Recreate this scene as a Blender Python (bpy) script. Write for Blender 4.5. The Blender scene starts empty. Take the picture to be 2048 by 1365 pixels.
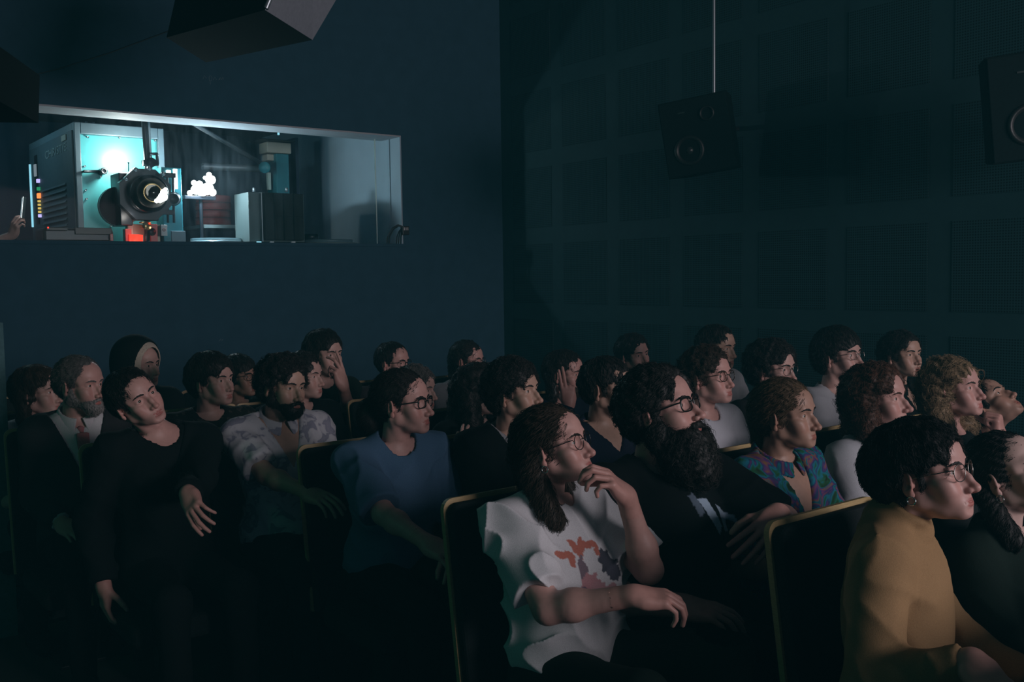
import bpy, bmesh, math, random
import numpy as np
from mathutils import Vector, Matrix
random.seed(7)
SC = bpy.context.scene
C = SC.collection

# ---------------------------------------------------------------- camera (room frame: +x to the side wall, +y to the back wall with the booth, screen towards -y)
FPX = 1960.0
CAM = np.array((0.0, 0.0, 1.65))
def _n(v):
    return np.array(v, dtype=float) / np.linalg.norm(v)
_dx = _n((3558 - 1024, 515 - 682.5, FPX))            # where the back wall's level lines run
_dy = _n((-490 - 1024, 575 - 682.5, FPX))            # where the side wall's level lines run
_dy = _n(_dy - _dx * (_dx @ _dy))
_dz = np.cross(_dx, _dy)
if _dz[1] > 0:
    _dz = -_dz
ROOM = np.stack([_dx, _dy, _dz])                     # picture axes (right, down, forward) -> room
def ray(px, py):
    return ROOM @ np.array(((px - 1024) / FPX, (py - 682.5) / FPX, 1.0))
def at_depth(px, py, t):
    return CAM + ray(px, py) * t
def at_y(px, py, y):
    r = ray(px, py)
    return CAM + r * (y / r[1])
def at_x(px, py, x):
    r = ray(px, py)
    return CAM + r * (x / r[0])
def to_px(p):
    q = ROOM.T @ (np.asarray(p, dtype=float) - CAM)
    return 1024 + FPX * q[0] / q[2], 682.5 + FPX * q[1] / q[2]

cam_data = bpy.data.cameras.new('camera')
cam_data.sensor_width = 36.0
cam_data.lens = 36.0 * FPX / 2048.0
cam_data.clip_start = 0.05
camera = bpy.data.objects.new('camera', cam_data)
C.objects.link(camera)
_R = np.stack([ROOM @ (1, 0, 0), ROOM @ (0, -1, 0), ROOM @ (0, 0, -1)], 1)
_M = Matrix.Identity(4)
for _i in range(3):
    for _j in range(3):
        _M[_i][_j] = _R[_i, _j]
    _M[_i][3] = CAM[_i]
camera.matrix_world = _M
SC.camera = camera

# ---------------------------------------------------------------- light: the cinema screen, the exit lamp, an added teal fill
SC.view_settings.view_transform = 'Standard'
SC.view_settings.look = 'None'
SC.view_settings.exposure = 0.0
SC.view_settings.gamma = 1.0
SC.view_settings.use_curve_mapping = False
SC.cycles.use_denoising = True
SC.cycles.max_bounces = 5
SC.cycles.volume_bounces = 0
SC.cycles.transparent_max_bounces = 16
SC.cycles.sample_clamp_indirect = 4.0

world = bpy.data.worlds.new('ambient_fill')  # dim teal ambient, added to fill the shadows
SC.world = world
world.use_nodes = True
_bg = world.node_tree.nodes['Background']
_bg.inputs[0].default_value = (.25, .80, 1.0, 1)
_bg.inputs[1].default_value = .028

def area(name, loc, aim, size, power, col, size_y=None, spread=None):
    l = bpy.data.lights.new(name, 'AREA')
    l.energy = power; l.color = col
    l.size = size
    if size_y:
        l.shape = 'RECTANGLE'; l.size_y = size_y
    if spread:
        l.spread = math.radians(spread)
    o = bpy.data.objects.new(name, l)
    C.objects.link(o)
    o.location = loc
    o.rotation_euler = (Vector(aim) - Vector(loc)).to_track_quat('-Z', 'Z').to_euler()
    return o
def point(name, loc, power, col, r=.03):
    l = bpy.data.lights.new(name, 'POINT')
    l.energy = power; l.color = col; l.shadow_soft_size = r
    o = bpy.data.objects.new(name, l)
    C.objects.link(o); o.location = loc
    return o
# the lit cinema screen in front of the audience
area('screen_light', (3.7, -4.5, 2.6), (2.6, 4.0, 1.2), 3.4, 205, (.97, .93, 1.0), 1.4)
# green emergency exit lamp by the left-hand door
area('exit_light', (-1.6, 3.4, 2.2), (2.0, 2.6, 1.0), .30, 1.6, (.02, 1.0, .42), .14)
# lights inside the projection booth, some of them added as fill
point('booth_lamp', at_y(250, 316, 7.775), 13.0, (1.0, .97, .92), .05)
point('booth_glare_light', at_y(402, 372, 7.60), 24, (.72, .88, 1.0), .03)  # light of the white glare, also brightens the booth wall
point('booth_side_fill', (1.30, 8.7, 2.95), 7, (.50, .85, 1.0), .06)  # unseen fill away from the dome, added to brighten the lamphouse side
point('booth_casting_fill', at_y(262, 432, 7.50), .5, (1.0, .85, .75), .02)  # small warm fill added to light the lower castings
point('booth_red_lamp', at_y(272, 470, 7.50), .25, (1.0, .06, .03), .02)

def added_haze():  # teal scatter material, there only to lift the blacks
    m = bpy.data.materials.new('black_lift_haze'); m.use_nodes = True
    nt = m.node_tree
    nt.nodes.remove(nt.nodes['Principled BSDF'])
    v = nt.nodes.new('ShaderNodeVolumeScatter')
    v.inputs['Color'].default_value = (.14, .86, 1.0, 1); v.inputs['Density'].default_value = .012
    nt.links.new(v.outputs[0], nt.nodes['Material Output'].inputs['Volume'])
    return m
# ---------------------------------------------------------------- distance-field modelling
# Bodies, clothes and hair are described as smooth unions of rounded shapes and skinned
# with a surface-net mesher, so every figure is one continuous surface.
def V(*a):
    return np.array(a, dtype=np.float64)

def nrm(v):
    return v / (np.linalg.norm(v) + 1e-12)

def ell(P, c, r, R=None):
    q = P - c
    if R is not None:
        q = q @ R
    r = np.asarray(r, dtype=np.float32)
    a = q / r
    k0 = np.sqrt((a * a).sum(1)) + 1e-9
    b = a / r
    k1 = np.sqrt((b * b).sum(1)) + 1e-9
    return k0 * (k0 - 1.0) / k1

def cap(P, a, b, ra, rb=None):
    if rb is None:
        rb = ra
    a = np.asarray(a, dtype=np.float32); b = np.asarray(b, dtype=np.float32)
    ba = b - a
    q = P - a
    h = np.clip((q @ ba) / max(float(ba @ ba), 1e-9), 0.0, 1.0)
    d = q - h[:, None] * ba
    return np.sqrt((d * d).sum(1)) - (ra + (rb - ra) * h)

def rbox(P, c, half, rad, R=None):
    q = P - c
    if R is not None:
        q = q @ R
    q = np.abs(q) - (np.asarray(half, dtype=np.float32) - rad)
    return np.sqrt((np.maximum(q, 0) ** 2).sum(1)) + np.minimum(q.max(1), 0) - rad

def smin(a, b, k):
    h = np.maximum(k - np.abs(a - b), 0.0) / k
    return np.minimum(a, b) - h * h * k * 0.25

def smax(a, b, k):
    return -smin(-a, -b, k)

def noise3(P, f, seed=0.0):
    x, y, z = P[:, 0] * f + seed, P[:, 1] * f + seed * 1.7, P[:, 2] * f - seed * 0.6
    return (np.sin(x + 1.3 * np.sin(y * 1.1 + 0.7 * z)) + np.sin(y * 1.17 + 1.3 * np.sin(z * 0.9 + x)) +
            np.sin(z * 1.07 + 1.3 * np.sin(x * 1.05 + y * 0.6))) / 3.0

def surface_net(f, lo, hi, h, block=8):
    """(vertices, quads) of the zero surface of f inside the box; open where the box cuts it."""
    lo = np.asarray(lo, dtype=np.float64); hi = np.asarray(hi, dtype=np.float64)
    nb = np.maximum(1, np.ceil((hi - lo) / (h * block)).astype(int))
    n = nb * block + 1
    bs = h * block
    bi = np.stack(np.meshgrid(*[np.arange(k) for k in nb], indexing='ij'), -1).reshape(-1, 3)
    cen = (lo + (bi + 0.5) * bs).astype(np.float32)
    fc = f(cen)
    keep = np.abs(fc) < bs * 1.35
    G = np.empty(n, dtype=np.float32)
    sgn = np.where(fc > 0, 1.0, -1.0).reshape(nb).astype(np.float32)
    G[:-1, :-1, :-1] = np.repeat(np.repeat(np.repeat(sgn, block, 0), block, 1), block, 2)
    G[-1] = G[-2]; G[:, -1] = G[:, -2]; G[:, :, -1] = G[:, :, -2]
    need = np.zeros(n, dtype=bool)
    for (i, j, k) in bi[keep]:
        need[i * block:(i + 1) * block + 1, j * block:(j + 1) * block + 1, k * block:(k + 1) * block + 1] = True
    idx = np.argwhere(need)
    P = (lo + idx * h).astype(np.float32)
    G[need] = np.concatenate([f(P[s:s + 200000]) for s in range(0, len(P), 200000)]) if len(P) else 0
    return net_from_grid(G, lo, h)

def net_from_grid(G, lo, h):
    S = G < 0
    nx, ny, nz = G.shape
    c = [S[i:nx - 1 + i, j:ny - 1 + j, k:nz - 1 + k] for i in (0, 1) for j in (0, 1) for k in (0, 1)]
    tot = sum(x.astype(np.int8) for x in c)
    act = (tot > 0) & (tot < 8)
    ids = -np.ones(act.shape, dtype=np.int64)
    cells = np.argwhere(act)
    ids[act] = np.arange(len(cells))
    acc = np.zeros((len(cells), 3)); cnt = np.zeros(len(cells))
    corner = [(i, j, k) for i in (0, 1) for j in (0, 1) for k in (0, 1)]
    vals = {q: G[cells[:, 0] + q[0], cells[:, 1] + q[1], cells[:, 2] + q[2]] for q in corner}
    for a in corner:
        for ax in range(3):
            if a[ax] == 0:
                b = list(a); b[ax] = 1; b = tuple(b)
                va, vb = vals[a], vals[b]
                m = (va < 0) != (vb < 0)
                t = va[m] / (va[m] - vb[m])
                p = np.tile(np.array(a, dtype=float), (m.sum(), 1)); p[:, ax] = t
                acc[m] += p; cnt[m] += 1
    verts = lo + (cells + acc / np.maximum(cnt, 1)[:, None]) * h
    quads = []
    # x edges
    for ax in range(3):
        o1, o2 = [(1, 2), (2, 0), (0, 1)][ax]
        sl_a = [slice(None)] * 3; sl_b = [slice(None)] * 3
        sl_a[ax] = slice(0, -1); sl_b[ax] = slice(1, None)
        for o in (o1, o2):
            sl_a[o] = slice(1, -1); sl_b[o] = slice(1, -1)
        A = S[tuple(sl_a)]; B = S[tuple(sl_b)]
        e = np.argwhere(A != B)
        if not len(e):
            continue
        flip = A[A != B]
        e = e.copy(); e[:, o1] += 1; e[:, o2] += 1
        def cid(d1, d2):
            q = e.copy(); q[:, o1] -= d1; q[:, o2] -= d2
            return ids[q[:, 0], q[:, 1], q[:, 2]]
        q = np.stack([cid(1, 1), cid(0, 1), cid(0, 0), cid(1, 0)], 1)
        q = np.where(flip[:, None], q, q[:, ::-1])
        quads.append(q)
    quads = np.concatenate(quads) if quads else np.zeros((0, 4), int)
    return verts, quads

def boundary_loops(nv, faces):
    from collections import defaultdict
    edges = {}
    for f in faces:
        k = len(f)
        for i in range(k):
            a, b = int(f[i]), int(f[(i + 1) % k])
            if (b, a) in edges:
                del edges[(b, a)]
            else:
                edges[(a, b)] = 1
    nxt = defaultdict(list)
    for a, b in edges:
        nxt[a].append(b)
    loops, used = [], set()
    for s in list(nxt):
        if s in used:
            continue
        loop = [s]; used.add(s); cur = s
        while nxt[cur]:
            b = nxt[cur].pop()
            if b == s:
                break
            if b in used:
                break
            loop.append(b); used.add(b); cur = b
        if len(loop) > 5:
            loops.append(loop)
    return loops

def face_subset(faces, near):
    return faces[near[faces].any(1)]

def weld(v1, f1, v2, f2, M):
    """Join two open meshes by a strip between the loops nearest the origin of frame M (loops run round M's z axis)."""
    inv = np.linalg.inv(M)
    off = len(v1)
    v = np.concatenate([v1, v2])
    loc = v @ inv[:3, :3].T + inv[:3, 3]
    best = []
    for (ff, base) in ((f1, 0), (f2, off)):
        near = (np.linalg.norm(loc, axis=1) < 0.16)
        sub = ff + base
        sub = sub[near[sub].all(1)]
        ls = boundary_loops(len(v), sub)
        ls = [l for l in ls if np.linalg.norm(loc[l].mean(0)) < 0.05 and np.ptp(np.unwrap(np.sort(np.arctan2(loc[l][:, 1], loc[l][:, 0])))) > 4.5]
        if not ls:
            best = None; break
        best.append(min(ls, key=lambda l: np.abs(loc[l][:, 2]).mean()))
    faces = [f1, f2 + off]
    tris = []
    if best:
        A, B = best
        def order(l):
            l = np.array(l)
            th = np.arctan2(loc[l][:, 1], loc[l][:, 0])
            o = np.argsort(th)
            return l[o], th[o]
        A, ta = order(A); B, tb = order(B)
        i = j = 0
        na, nb = len(A), len(B)
        while i < na or j < nb:
            tA = ta[(i + 1) % na] + (2 * np.pi if i + 1 >= na else 0) if i < na else 1e9
            tB = tb[(j + 1) % nb] + (2 * np.pi if j + 1 >= nb else 0) if j < nb else 1e9
            if tA <= tB:
                tris.append((A[i % na], A[(i + 1) % na], B[j % nb])); i += 1
            else:
                tris.append((A[i % na], B[(j + 1) % nb], B[j % nb])); j += 1
        T = np.array(tris)
        n = np.cross(v[T[:, 1]] - v[T[:, 0]], v[T[:, 2]] - v[T[:, 0]])
        c = v[T].mean(1) - M[:3, 3]
        c -= (c @ M[:3, 2])[:, None] * M[:3, 2]
        fl = (n * c).sum(1) < 0
        T[fl] = T[fl][:, ::-1]
        tris = [tuple(x) for x in T]
    return v, faces, tris

def prune(v, f, kill):
    """Drop the vertices marked in kill and every face that uses them."""
    f = f[~kill[f].any(1)]
    used = np.zeros(len(v), bool); used[f] = True
    m = np.cumsum(used) - 1
    return v[used], m[f]

def make_mesh(name, v, quads=None, tris=None, mat=None, attr=None, smooth=True):
    me = bpy.data.meshes.new(name)
    quads = np.zeros((0, 4), int) if quads is None else quads
    tris = np.zeros((0, 3), int) if tris is None or not len(tris) else np.asarray(tris)
    nq, nt = len(quads), len(tris)
    me.vertices.add(len(v))
    me.vertices.foreach_set('co', np.asarray(v, dtype=np.float32).ravel())
    me.loops.add(nq * 4 + nt * 3)
    me.loops.foreach_set('vertex_index', np.concatenate([quads.ravel(), tris.ravel()]).astype(np.int32))
    me.polygons.add(nq + nt)
    st = np.concatenate([np.arange(nq) * 4, nq * 4 + np.arange(nt) * 3]).astype(np.int32)
    me.polygons.foreach_set('loop_start', st)
    me.update(calc_edges=True)
    me.validate(verbose=False)
    me.polygons.foreach_set('use_smooth', np.full(len(me.polygons), bool(smooth)))
    if attr is not None:
        for k, val in attr.items():
            a = me.attributes.new(k, 'FLOAT_COLOR', 'POINT')
            col = np.ones((len(v), 4), np.float32); col[:, :3] = val
            a.data.foreach_set('color', col.ravel())
    if mat is not None:
        me.materials.append(mat)
    return me

def tag(o, label=None, cat=None, group=None, kind=None):
    if label: o['label'] = label
    if cat: o['category'] = cat
    if group: o['group'] = group
    if kind: o['kind'] = kind
    return o

def empty(name, loc, rz=0.0):
    o = bpy.data.objects.new(name, None)
    o.empty_display_size = .1
    C.objects.link(o)
    o.location = loc
    o.rotation_euler = (0, 0, rz)
    return o

def tube(path, r, n=6, closed=False):
    """Vertices and quads of a tube along a path."""
    P = np.asarray(path, dtype=float)
    m = len(P)
    vs, qs = [], []
    T = np.roll(P, -1, 0) - np.roll(P, 1, 0)
    if not closed:
        T[0] = P[1] - P[0]; T[-1] = P[-1] - P[-2]
    ref = V(0.13, 0.27, 0.95)
    rr = np.full(m, r) if np.isscalar(r) else np.asarray(r)
    for i in range(m):
        t = nrm(T[i])
        a = np.cross(t, ref)
        if np.linalg.norm(a) < .2:
            a = np.cross(t, V(1, 0, 0))
        a = nrm(a); b = np.cross(t, a)
        for k in range(n):
            w = 2 * math.pi * k / n
            vs.append(P[i] + rr[i] * (a * math.cos(w) + b * math.sin(w)))
    for i in range(m if closed else m - 1):
        j = (i + 1) % m
        for k in range(n):
            l = (k + 1) % n
            qs.append((i * n + k, i * n + l, j * n + l, j * n + k))
    return np.array(vs), np.array(qs)

def join(parts):
    vs, qs, off = [], [], 0
    for v, q in parts:
        vs.append(v); qs.append(q + off); off += len(v)
    return np.concatenate(vs), np.concatenate(qs)

# ---------------------------------------------------------------- materials
MAT = {}
def new_mat(name):
    m = bpy.data.materials.new(name); m.use_nodes = True
    nt = m.node_tree
    b = nt.nodes['Principled BSDF']
    MAT[name] = m
    return m, nt, b
def node(nt, kind, **kw):
    n = nt.nodes.new(kind)
    for a, v in kw.items():
        setattr(n, a, v)
    return n
def noise_tex(nt, scale, detail=3, rough=.55, coord='Object', stretch=None):
    tc = node(nt, 'ShaderNodeTexCoord')
    out = tc.outputs[coord]
    if stretch:
        mp = node(nt, 'ShaderNodeMapping'); mp.inputs['Scale'].default_value = stretch
        nt.links.new(out, mp.inputs[0]); out = mp.outputs[0]
    t = node(nt, 'ShaderNodeTexNoise')
    t.inputs['Scale'].default_value = scale; t.inputs['Detail'].default_value = detail; t.inputs['Roughness'].default_value = rough
    nt.links.new(out, t.inputs['Vector'])
    return t
def ramp(nt, fac, stops):
    r = node(nt, 'ShaderNodeValToRGB')
    e = r.color_ramp.elements
    while len(e) < len(stops):
        e.new(.5)
    for i, (p, c) in enumerate(stops):
        e[i].position = p; e[i].color = (*c, 1)
    nt.links.new(fac, r.inputs[0])
    return r
def bump(nt, b, height, strength, dist=.002):
    n = node(nt, 'ShaderNodeBump'); n.inputs['Strength'].default_value = strength; n.inputs['Distance'].default_value = dist
    nt.links.new(height, n.inputs['Height']); nt.links.new(n.outputs[0], b.inputs['Normal'])
def plain(name, col, rough=.6, metal=0.0, scale=None, vary=.12, bmp=0.0, spec=.5, stretch=None, tint=False):
    m, nt, b = new_mat(name)
    b.inputs['Roughness'].default_value = rough; b.inputs['Metallic'].default_value = metal
    b.inputs['Specular IOR Level'].default_value = spec
    b.inputs['Base Color'].default_value = (*col, 1)
    src = None
    if scale:
        t = noise_tex(nt, scale, stretch=stretch)
        r = ramp(nt, t.outputs['Fac'], [(.25, tuple(c * (1 - vary) for c in col)), (.75, tuple(min(1, c * (1 + vary)) for c in col))])
        src = r.outputs[0]
        if bmp: bump(nt, b, t.outputs['Fac'], bmp)
    if tint:
        a = node(nt, 'ShaderNodeAttribute', attribute_name='tint')
        x = node(nt, 'ShaderNodeMix', data_type='RGBA', blend_type='MULTIPLY'); x.inputs[0].default_value = 1.0
        if src: nt.links.new(src, x.inputs[6])
        else: x.inputs[6].default_value = (*col, 1)
        nt.links.new(a.outputs['Color'], x.inputs[7]); src = x.outputs[2]
    if src: nt.links.new(src, b.inputs['Base Color'])
    return m
for n, c in dict(fair=(.56, .35, .30), rosy=(.58, .33, .285), olive=(.50, .315, .24), tan=(.43, .255, .19), pale=(.60, .41, .36)).items():
    plain('skin_' + n, c, .48, scale=60, vary=.07, bmp=.06, tint=True, spec=.45)
for n, c in dict(dark=(.012, .010, .009), black=(.007, .006, .006), brown=(.035, .022, .014), auburn=(.060, .024, .013), fairbrown=(.10, .062, .034), blond=(.22, .15, .085), grey=(.24, .23, .22), salt=(.09, .085, .08)).items():
    plain('hair_' + n, c, .58, scale=150, vary=.45, bmp=.6, stretch=(1, 1, .12), spec=.35)
plain('pupil', (.004, .004, .004), .08); plain('iris', (.07, .045, .028), .12, scale=300, vary=.3); plain('eye_white', (.62, .58, .55), .15)
CL = dict(black=(.008, .010, .011), jet=(.008, .010, .011), charcoal=(.030, .030, .033), navy=(.014, .018, .036), white=(.62, .62, .64), grey=(.30, .31, .33), lightgrey=(.42, .43, .46), blue=(.075, .150, .255), teal=(.035, .10, .12),
          ochre=(.33, .20, .095), maroon=(.10, .012, .012), pinkish=(.55, .20, .21), cream=(.50, .44, .36), darkgreen=(.012, .02, .016), brown=(.06, .04, .03), offwhite=(.54, .55, .60))
for n, c in CL.items():
    plain('cloth_' + n, c, .88, scale=420, vary=.14, bmp=.25, spec=.25 if max(c) > .1 else .08, tint=(n in ('white', 'black')))
for n, c in dict(black=(.01, .01, .01), brown=(.035, .02, .012), metal=(.30, .28, .26)).items():
    plain('glasses_' + n, c, .25 if n != 'metal' else .3, 1.0 if n == 'metal' else 0.0)
plain('silver', (.7, .7, .7), .2, 1.0)
def lens_mat():
    m, nt, b = new_mat('lens')
    nt.nodes.remove(b)
    out = nt.nodes['Material Output']
    tr = node(nt, 'ShaderNodeBsdfTransparent'); gl = node(nt, 'ShaderNodeBsdfGlossy'); gl.inputs['Roughness'].default_value = .03
    mx = node(nt, 'ShaderNodeMixShader'); mx.inputs[0].default_value = .055
    nt.links.new(tr.outputs[0], mx.inputs[1]); nt.links.new(gl.outputs[0], mx.inputs[2]); nt.links.new(mx.outputs[0], out.inputs[0])
lens_mat()
def pattern(name, scale, stops, rough=.85, detail=2, dist=.0):
    m, nt, b = new_mat(name)
    t = noise_tex(nt, scale, detail); t.inputs['Distortion'].default_value = dist
    r = ramp(nt, t.outputs['Fac'], stops)
    nt.links.new(r.outputs[0], b.inputs['Base Color']); b.inputs['Roughness'].default_value = rough
    b.inputs['Specular IOR Level'].default_value = .25
    return m
pattern('cloth_floral', 13, [(.30, (.010, .03, .016)), (.38, (.012, .10, .045)), (.45, (.012, .16, .24)), (.50, (.02, .05, .12)), (.54, (.10, .035, .16)), (.60, (.20, .10, .05)), (.66, (.012, .13, .20)), (.75, (.02, .08, .04))], dist=1.2)
pattern('cloth_palm', 16, [(.40, (.62, .63, .67)), (.53, (.54, .55, .60)), (.58, (.27, .28, .36)), (.70, (.34, .34, .42))], dist=.9)
pattern('cloth_darkfloral', 30, [(.4, (.012, .014, .013)), (.56, (.014, .016, .015)), (.62, (.07, .065, .055)), (.7, (.02, .02, .02))])
# ---------------------------------------------------------------- room shell
def at_z(px, py, z):
    r = ray(px, py)
    return CAM + r * ((z - CAM[2]) / r[2])
plain('wall_paint', (.030, .078, .120), .85, scale=9, vary=.10, spec=.2)
plain('side_paint', (.020, .062, .072), .75, scale=9, vary=.10, spec=.35)
plain('ceiling_paint', (.03, .04, .045), .9)
plain('carpet', (.020, .030, .030), .95, scale=260, vary=.3, bmp=.4)
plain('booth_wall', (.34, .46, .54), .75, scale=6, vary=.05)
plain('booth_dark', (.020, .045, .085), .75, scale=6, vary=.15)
plain('soffit_paint', (.42, .46, .50), .7)
plain('left_paint', (.065, .15, .17), .85, scale=40, vary=.2, bmp=.2)

def slab(lo, hi):
    x0, y0, z0 = lo; x1, y1, z1 = hi
    v = np.array([(x, y, z) for z in (z0, z1) for y in (y0, y1) for x in (x0, x1)], dtype=float)
    q = np.array([(0, 2, 3, 1), (4, 5, 7, 6), (0, 1, 5, 4), (2, 6, 7, 3), (0, 4, 6, 2), (1, 3, 7, 5)])
    return v, q
def obj(name, vq, mat, parent=None, smooth=False, bevel=0.0, label=None):
    me = make_mesh(name, vq[0], vq[1], None, MAT[mat] if mat else None, None, smooth)
    o = bpy.data.objects.new(name, me)
    C.objects.link(o)
    if parent is not None: o.parent = parent
    if label: o['label'] = label
    if bevel:
        b = o.modifiers.new('bevel', 'BEVEL'); b.width = bevel; b.segments = 2; b.limit_method = 'ANGLE'
    return o
def struct(name, vq, mat, parent=None):
    o = obj(name, vq, mat, parent)
    o['kind'] = 'structure'
    return o
XW, YB, ZC = 5.41, 7.10, 4.60
WX0, WX1, WZ0, WZ1 = .30, 4.36, 1.93, 2.835
TH = .30
wall_back = struct('wall_back', join([slab((-2.6, YB, 0), (WX0, YB + TH, ZC)), slab((WX1, YB, 0), (XW + .2, YB + TH, ZC)), slab((WX0, YB, 0), (WX1, YB + TH, WZ0)), slab((WX0, YB, WZ1), (WX1, YB + TH, ZC))]), 'wall_paint')
wall_right = struct('wall_right', slab((XW, -5.6, 0), (XW + .2, YB, ZC)), 'side_paint')
struct('floor', slab((-2.6, -5.6, -.15), (XW + .2, YB + TH, 0)), 'carpet')
struct('ceiling', slab((-2.6, -5.6, ZC), (XW + .2, 10.0, ZC + .15)), 'ceiling_paint')
struct('wall_left', slab((-2.8, 2.9, 0), (-2.6, YB, ZC)), 'wall_paint')
# low partition end at the left edge of the picture
_p = at_depth(6, 660, 4.55)
struct('trim_1', slab((_p[0] - .75, _p[1] - .04, 0), (at_depth(12, 800, 4.55)[0], _p[1] + .04, 1.47)), 'left_paint')
# light reveal lining of the booth window and its pane
win = empty('window_1', ((WX0 + WX1) / 2, YB + .15, WZ0))
win['kind'] = 'structure'
def rel(o, root):
    """Parent a part built in room coordinates to a placed root."""
    o.parent = root
    o.matrix_parent_inverse = Matrix.LocRotScale(root.location, root.rotation_euler, root.scale).inverted()
    return o
rel(obj('window_head', slab((WX0, YB + .004, WZ1 - .012), (WX1, YB + TH, WZ1 + .002)), 'soffit_paint'), win)
rel(obj('window_jamb', slab((WX1 - .012, YB + .004, WZ0), (WX1 + .002, YB + TH, WZ1 - .012)), 'booth_wall'), win)
rel(obj('window_sill', slab((WX0, YB - .012, WZ0 - .02), (WX1 + .02, YB + TH, WZ0 + .004)), 'wall_paint'), win)
def pane_mat():
    m, nt, b = new_mat('pane_glass')
    nt.nodes.remove(b)
    out = nt.nodes['Material Output']
    tr = node(nt, 'ShaderNodeBsdfTransparent'); tr.inputs[0].default_value = (.90, .97, .97, 1)
    gl = node(nt, 'ShaderNodeBsdfGlossy'); gl.inputs['Roughness'].default_value = .04
    df = node(nt, 'ShaderNodeBsdfTranslucent'); df.inputs[0].default_value = (.6, .8, .9, 1)
    t = noise_tex(nt, 3.0, 4, stretch=(6, 1, 1.2)); r = ramp(nt, t.outputs['Fac'], [(.35, (.002,) * 3), (.75, (.010,) * 3)])
    m1 = node(nt, 'ShaderNodeMixShader'); m2 = node(nt, 'ShaderNodeMixShader'); m1.inputs[0].default_value = .0005
    nt.links.new(tr.outputs[0], m1.inputs[1]); nt.links.new(gl.outputs[0], m1.inputs[2])
    nt.links.new(r.outputs[0], m2.inputs[0]); nt.links.new(m1.outputs[0], m2.inputs[1]); nt.links.new(df.outputs[0], m2.inputs[2]); nt.links.new(m2.outputs[0], out.inputs[0])
pane_mat()
plain('glass_edge', (.62, .80, .76), .2)
gx = at_y(752, 400, YB + .20)[0]
rel(obj('pane', slab((WX0 + .002, YB + .196, WZ0 + .004), (gx - .003, YB + .204, WZ1 - .013)), 'pane_glass'), win)
rel(obj('pane', slab((gx + .003, YB + .196, WZ0 + .004), (WX1 - .013, YB + .204, WZ1 - .013)), 'pane_glass'), win)
rel(obj('pane_joint', slab((gx - .003, YB + .194, WZ0 + .004), (gx + .003, YB + .206, WZ1 - .013)), 'glass_edge', label='pale edge where two panes meet'), win)
# booth room behind the window
BY = 9.95
struct('wall_booth_right', slab((WX1, YB + TH, .9), (WX1 + .15, BY, 3.30)), 'booth_wall')
struct('wall_booth_back', slab((-2.6, BY, .9), (WX1 + .15, BY + .15, 3.30)), 'booth_dark')
struct('wall_booth_left', slab((-2.75, YB + TH, .9), (-2.6, BY, 3.30)), 'booth_dark')
struct('floor_booth', slab((-2.6, YB + TH, .85), (WX1 + .15, BY, .95)), 'booth_dark')
struct('ceiling_booth', slab((-2.75, YB + TH, 3.15), (WX1 + .15, BY, 3.30)), 'booth_dark')

# perforated acoustic boards on the side wall
def perforated():
    m, nt, b = new_mat('perforated_board')
    tc = node(nt, 'ShaderNodeTexCoord'); sp = node(nt, 'ShaderNodeSeparateXYZ'); nt.links.new(tc.outputs['Object'], sp.inputs[0])
    def wave(o):
        mm = node(nt, 'ShaderNodeMath', operation='MULTIPLY'); mm.inputs[1].default_value = 1 / .0152
        fr = node(nt, 'ShaderNodeMath', operation='FRACT'); su = node(nt, 'ShaderNodeMath', operation='SUBTRACT'); su.inputs[1].default_value = .5
        sq = node(nt, 'ShaderNodeMath', operation='MULTIPLY')
        nt.links.new(o, mm.inputs[0]); nt.links.new(mm.outputs[0], fr.inputs[0]); nt.links.new(fr.outputs[0], su.inputs[0]); nt.links.new(su.outputs[0], sq.inputs[0]); nt.links.new(su.outputs[0], sq.inputs[1])
        return sq.outputs[0]
    ad = node(nt, 'ShaderNodeMath', operation='ADD'); nt.links.new(wave(sp.outputs['Y']), ad.inputs[0]); nt.links.new(wave(sp.outputs['Z']), ad.inputs[1])
    r = ramp(nt, ad.outputs[0], [(.070, (.002, .006, .007)), (.115, (.020, .062, .072))])  # dark dots paint the shade inside the holes
    nt.links.new(r.outputs[0], b.inputs['Base Color']); b.inputs['Roughness'].default_value = .8; b.inputs['Specular IOR Level'].default_value = .3
perforated()
bd = slab((-.003, -.265, -.258), (.004, .265, .258))
board_mesh = None
for iz in range(-2, 4):
    for iy in range(0, 9):
        y = 3.295 + .675 * (iy - 3) ; z = 2.322 + .655 * iz
        if z - .258 < .1 or y > 7.0:
            continue
        if board_mesh is None:
            o = obj('perforated_board', bd, 'perforated_board', wall_right); board_mesh = o.data
        else:
            o = bpy.data.objects.new('perforated_board', board_mesh); C.objects.link(o); o.parent = wall_right
        o.location = (XW - .001, y, z)
# faint chalk-like scuffs on the back wall
plain('scuff', (.14, .22, .26), .9)
def scuff(strokes, w=.004):
    parts = []
    for s in strokes:
        parts.append(tube([at_y(x, y, YB - .0005) for x, y in s], w * .5, 4))
    return join(parts)
for st in ([(406, 158), (409, 151), (413, 157)], [(419, 162), (418, 154), (421, 151), (424, 155), (423, 161), (420, 162), (421, 169)], [(426, 160), (430, 154), (433, 160)], [(437, 160), (440, 158)], [(442, 160), (446, 154), (447, 159)], [(438, 679 - 520), (441, 155)]):
    obj('scuff', scuff([st]), 'scuff', wall_back)
for st in ([(438, 683), (442, 678)], [(443, 682), (446, 679)]):
    obj('scuff', scuff([st]), 'scuff', wall_back)

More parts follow.
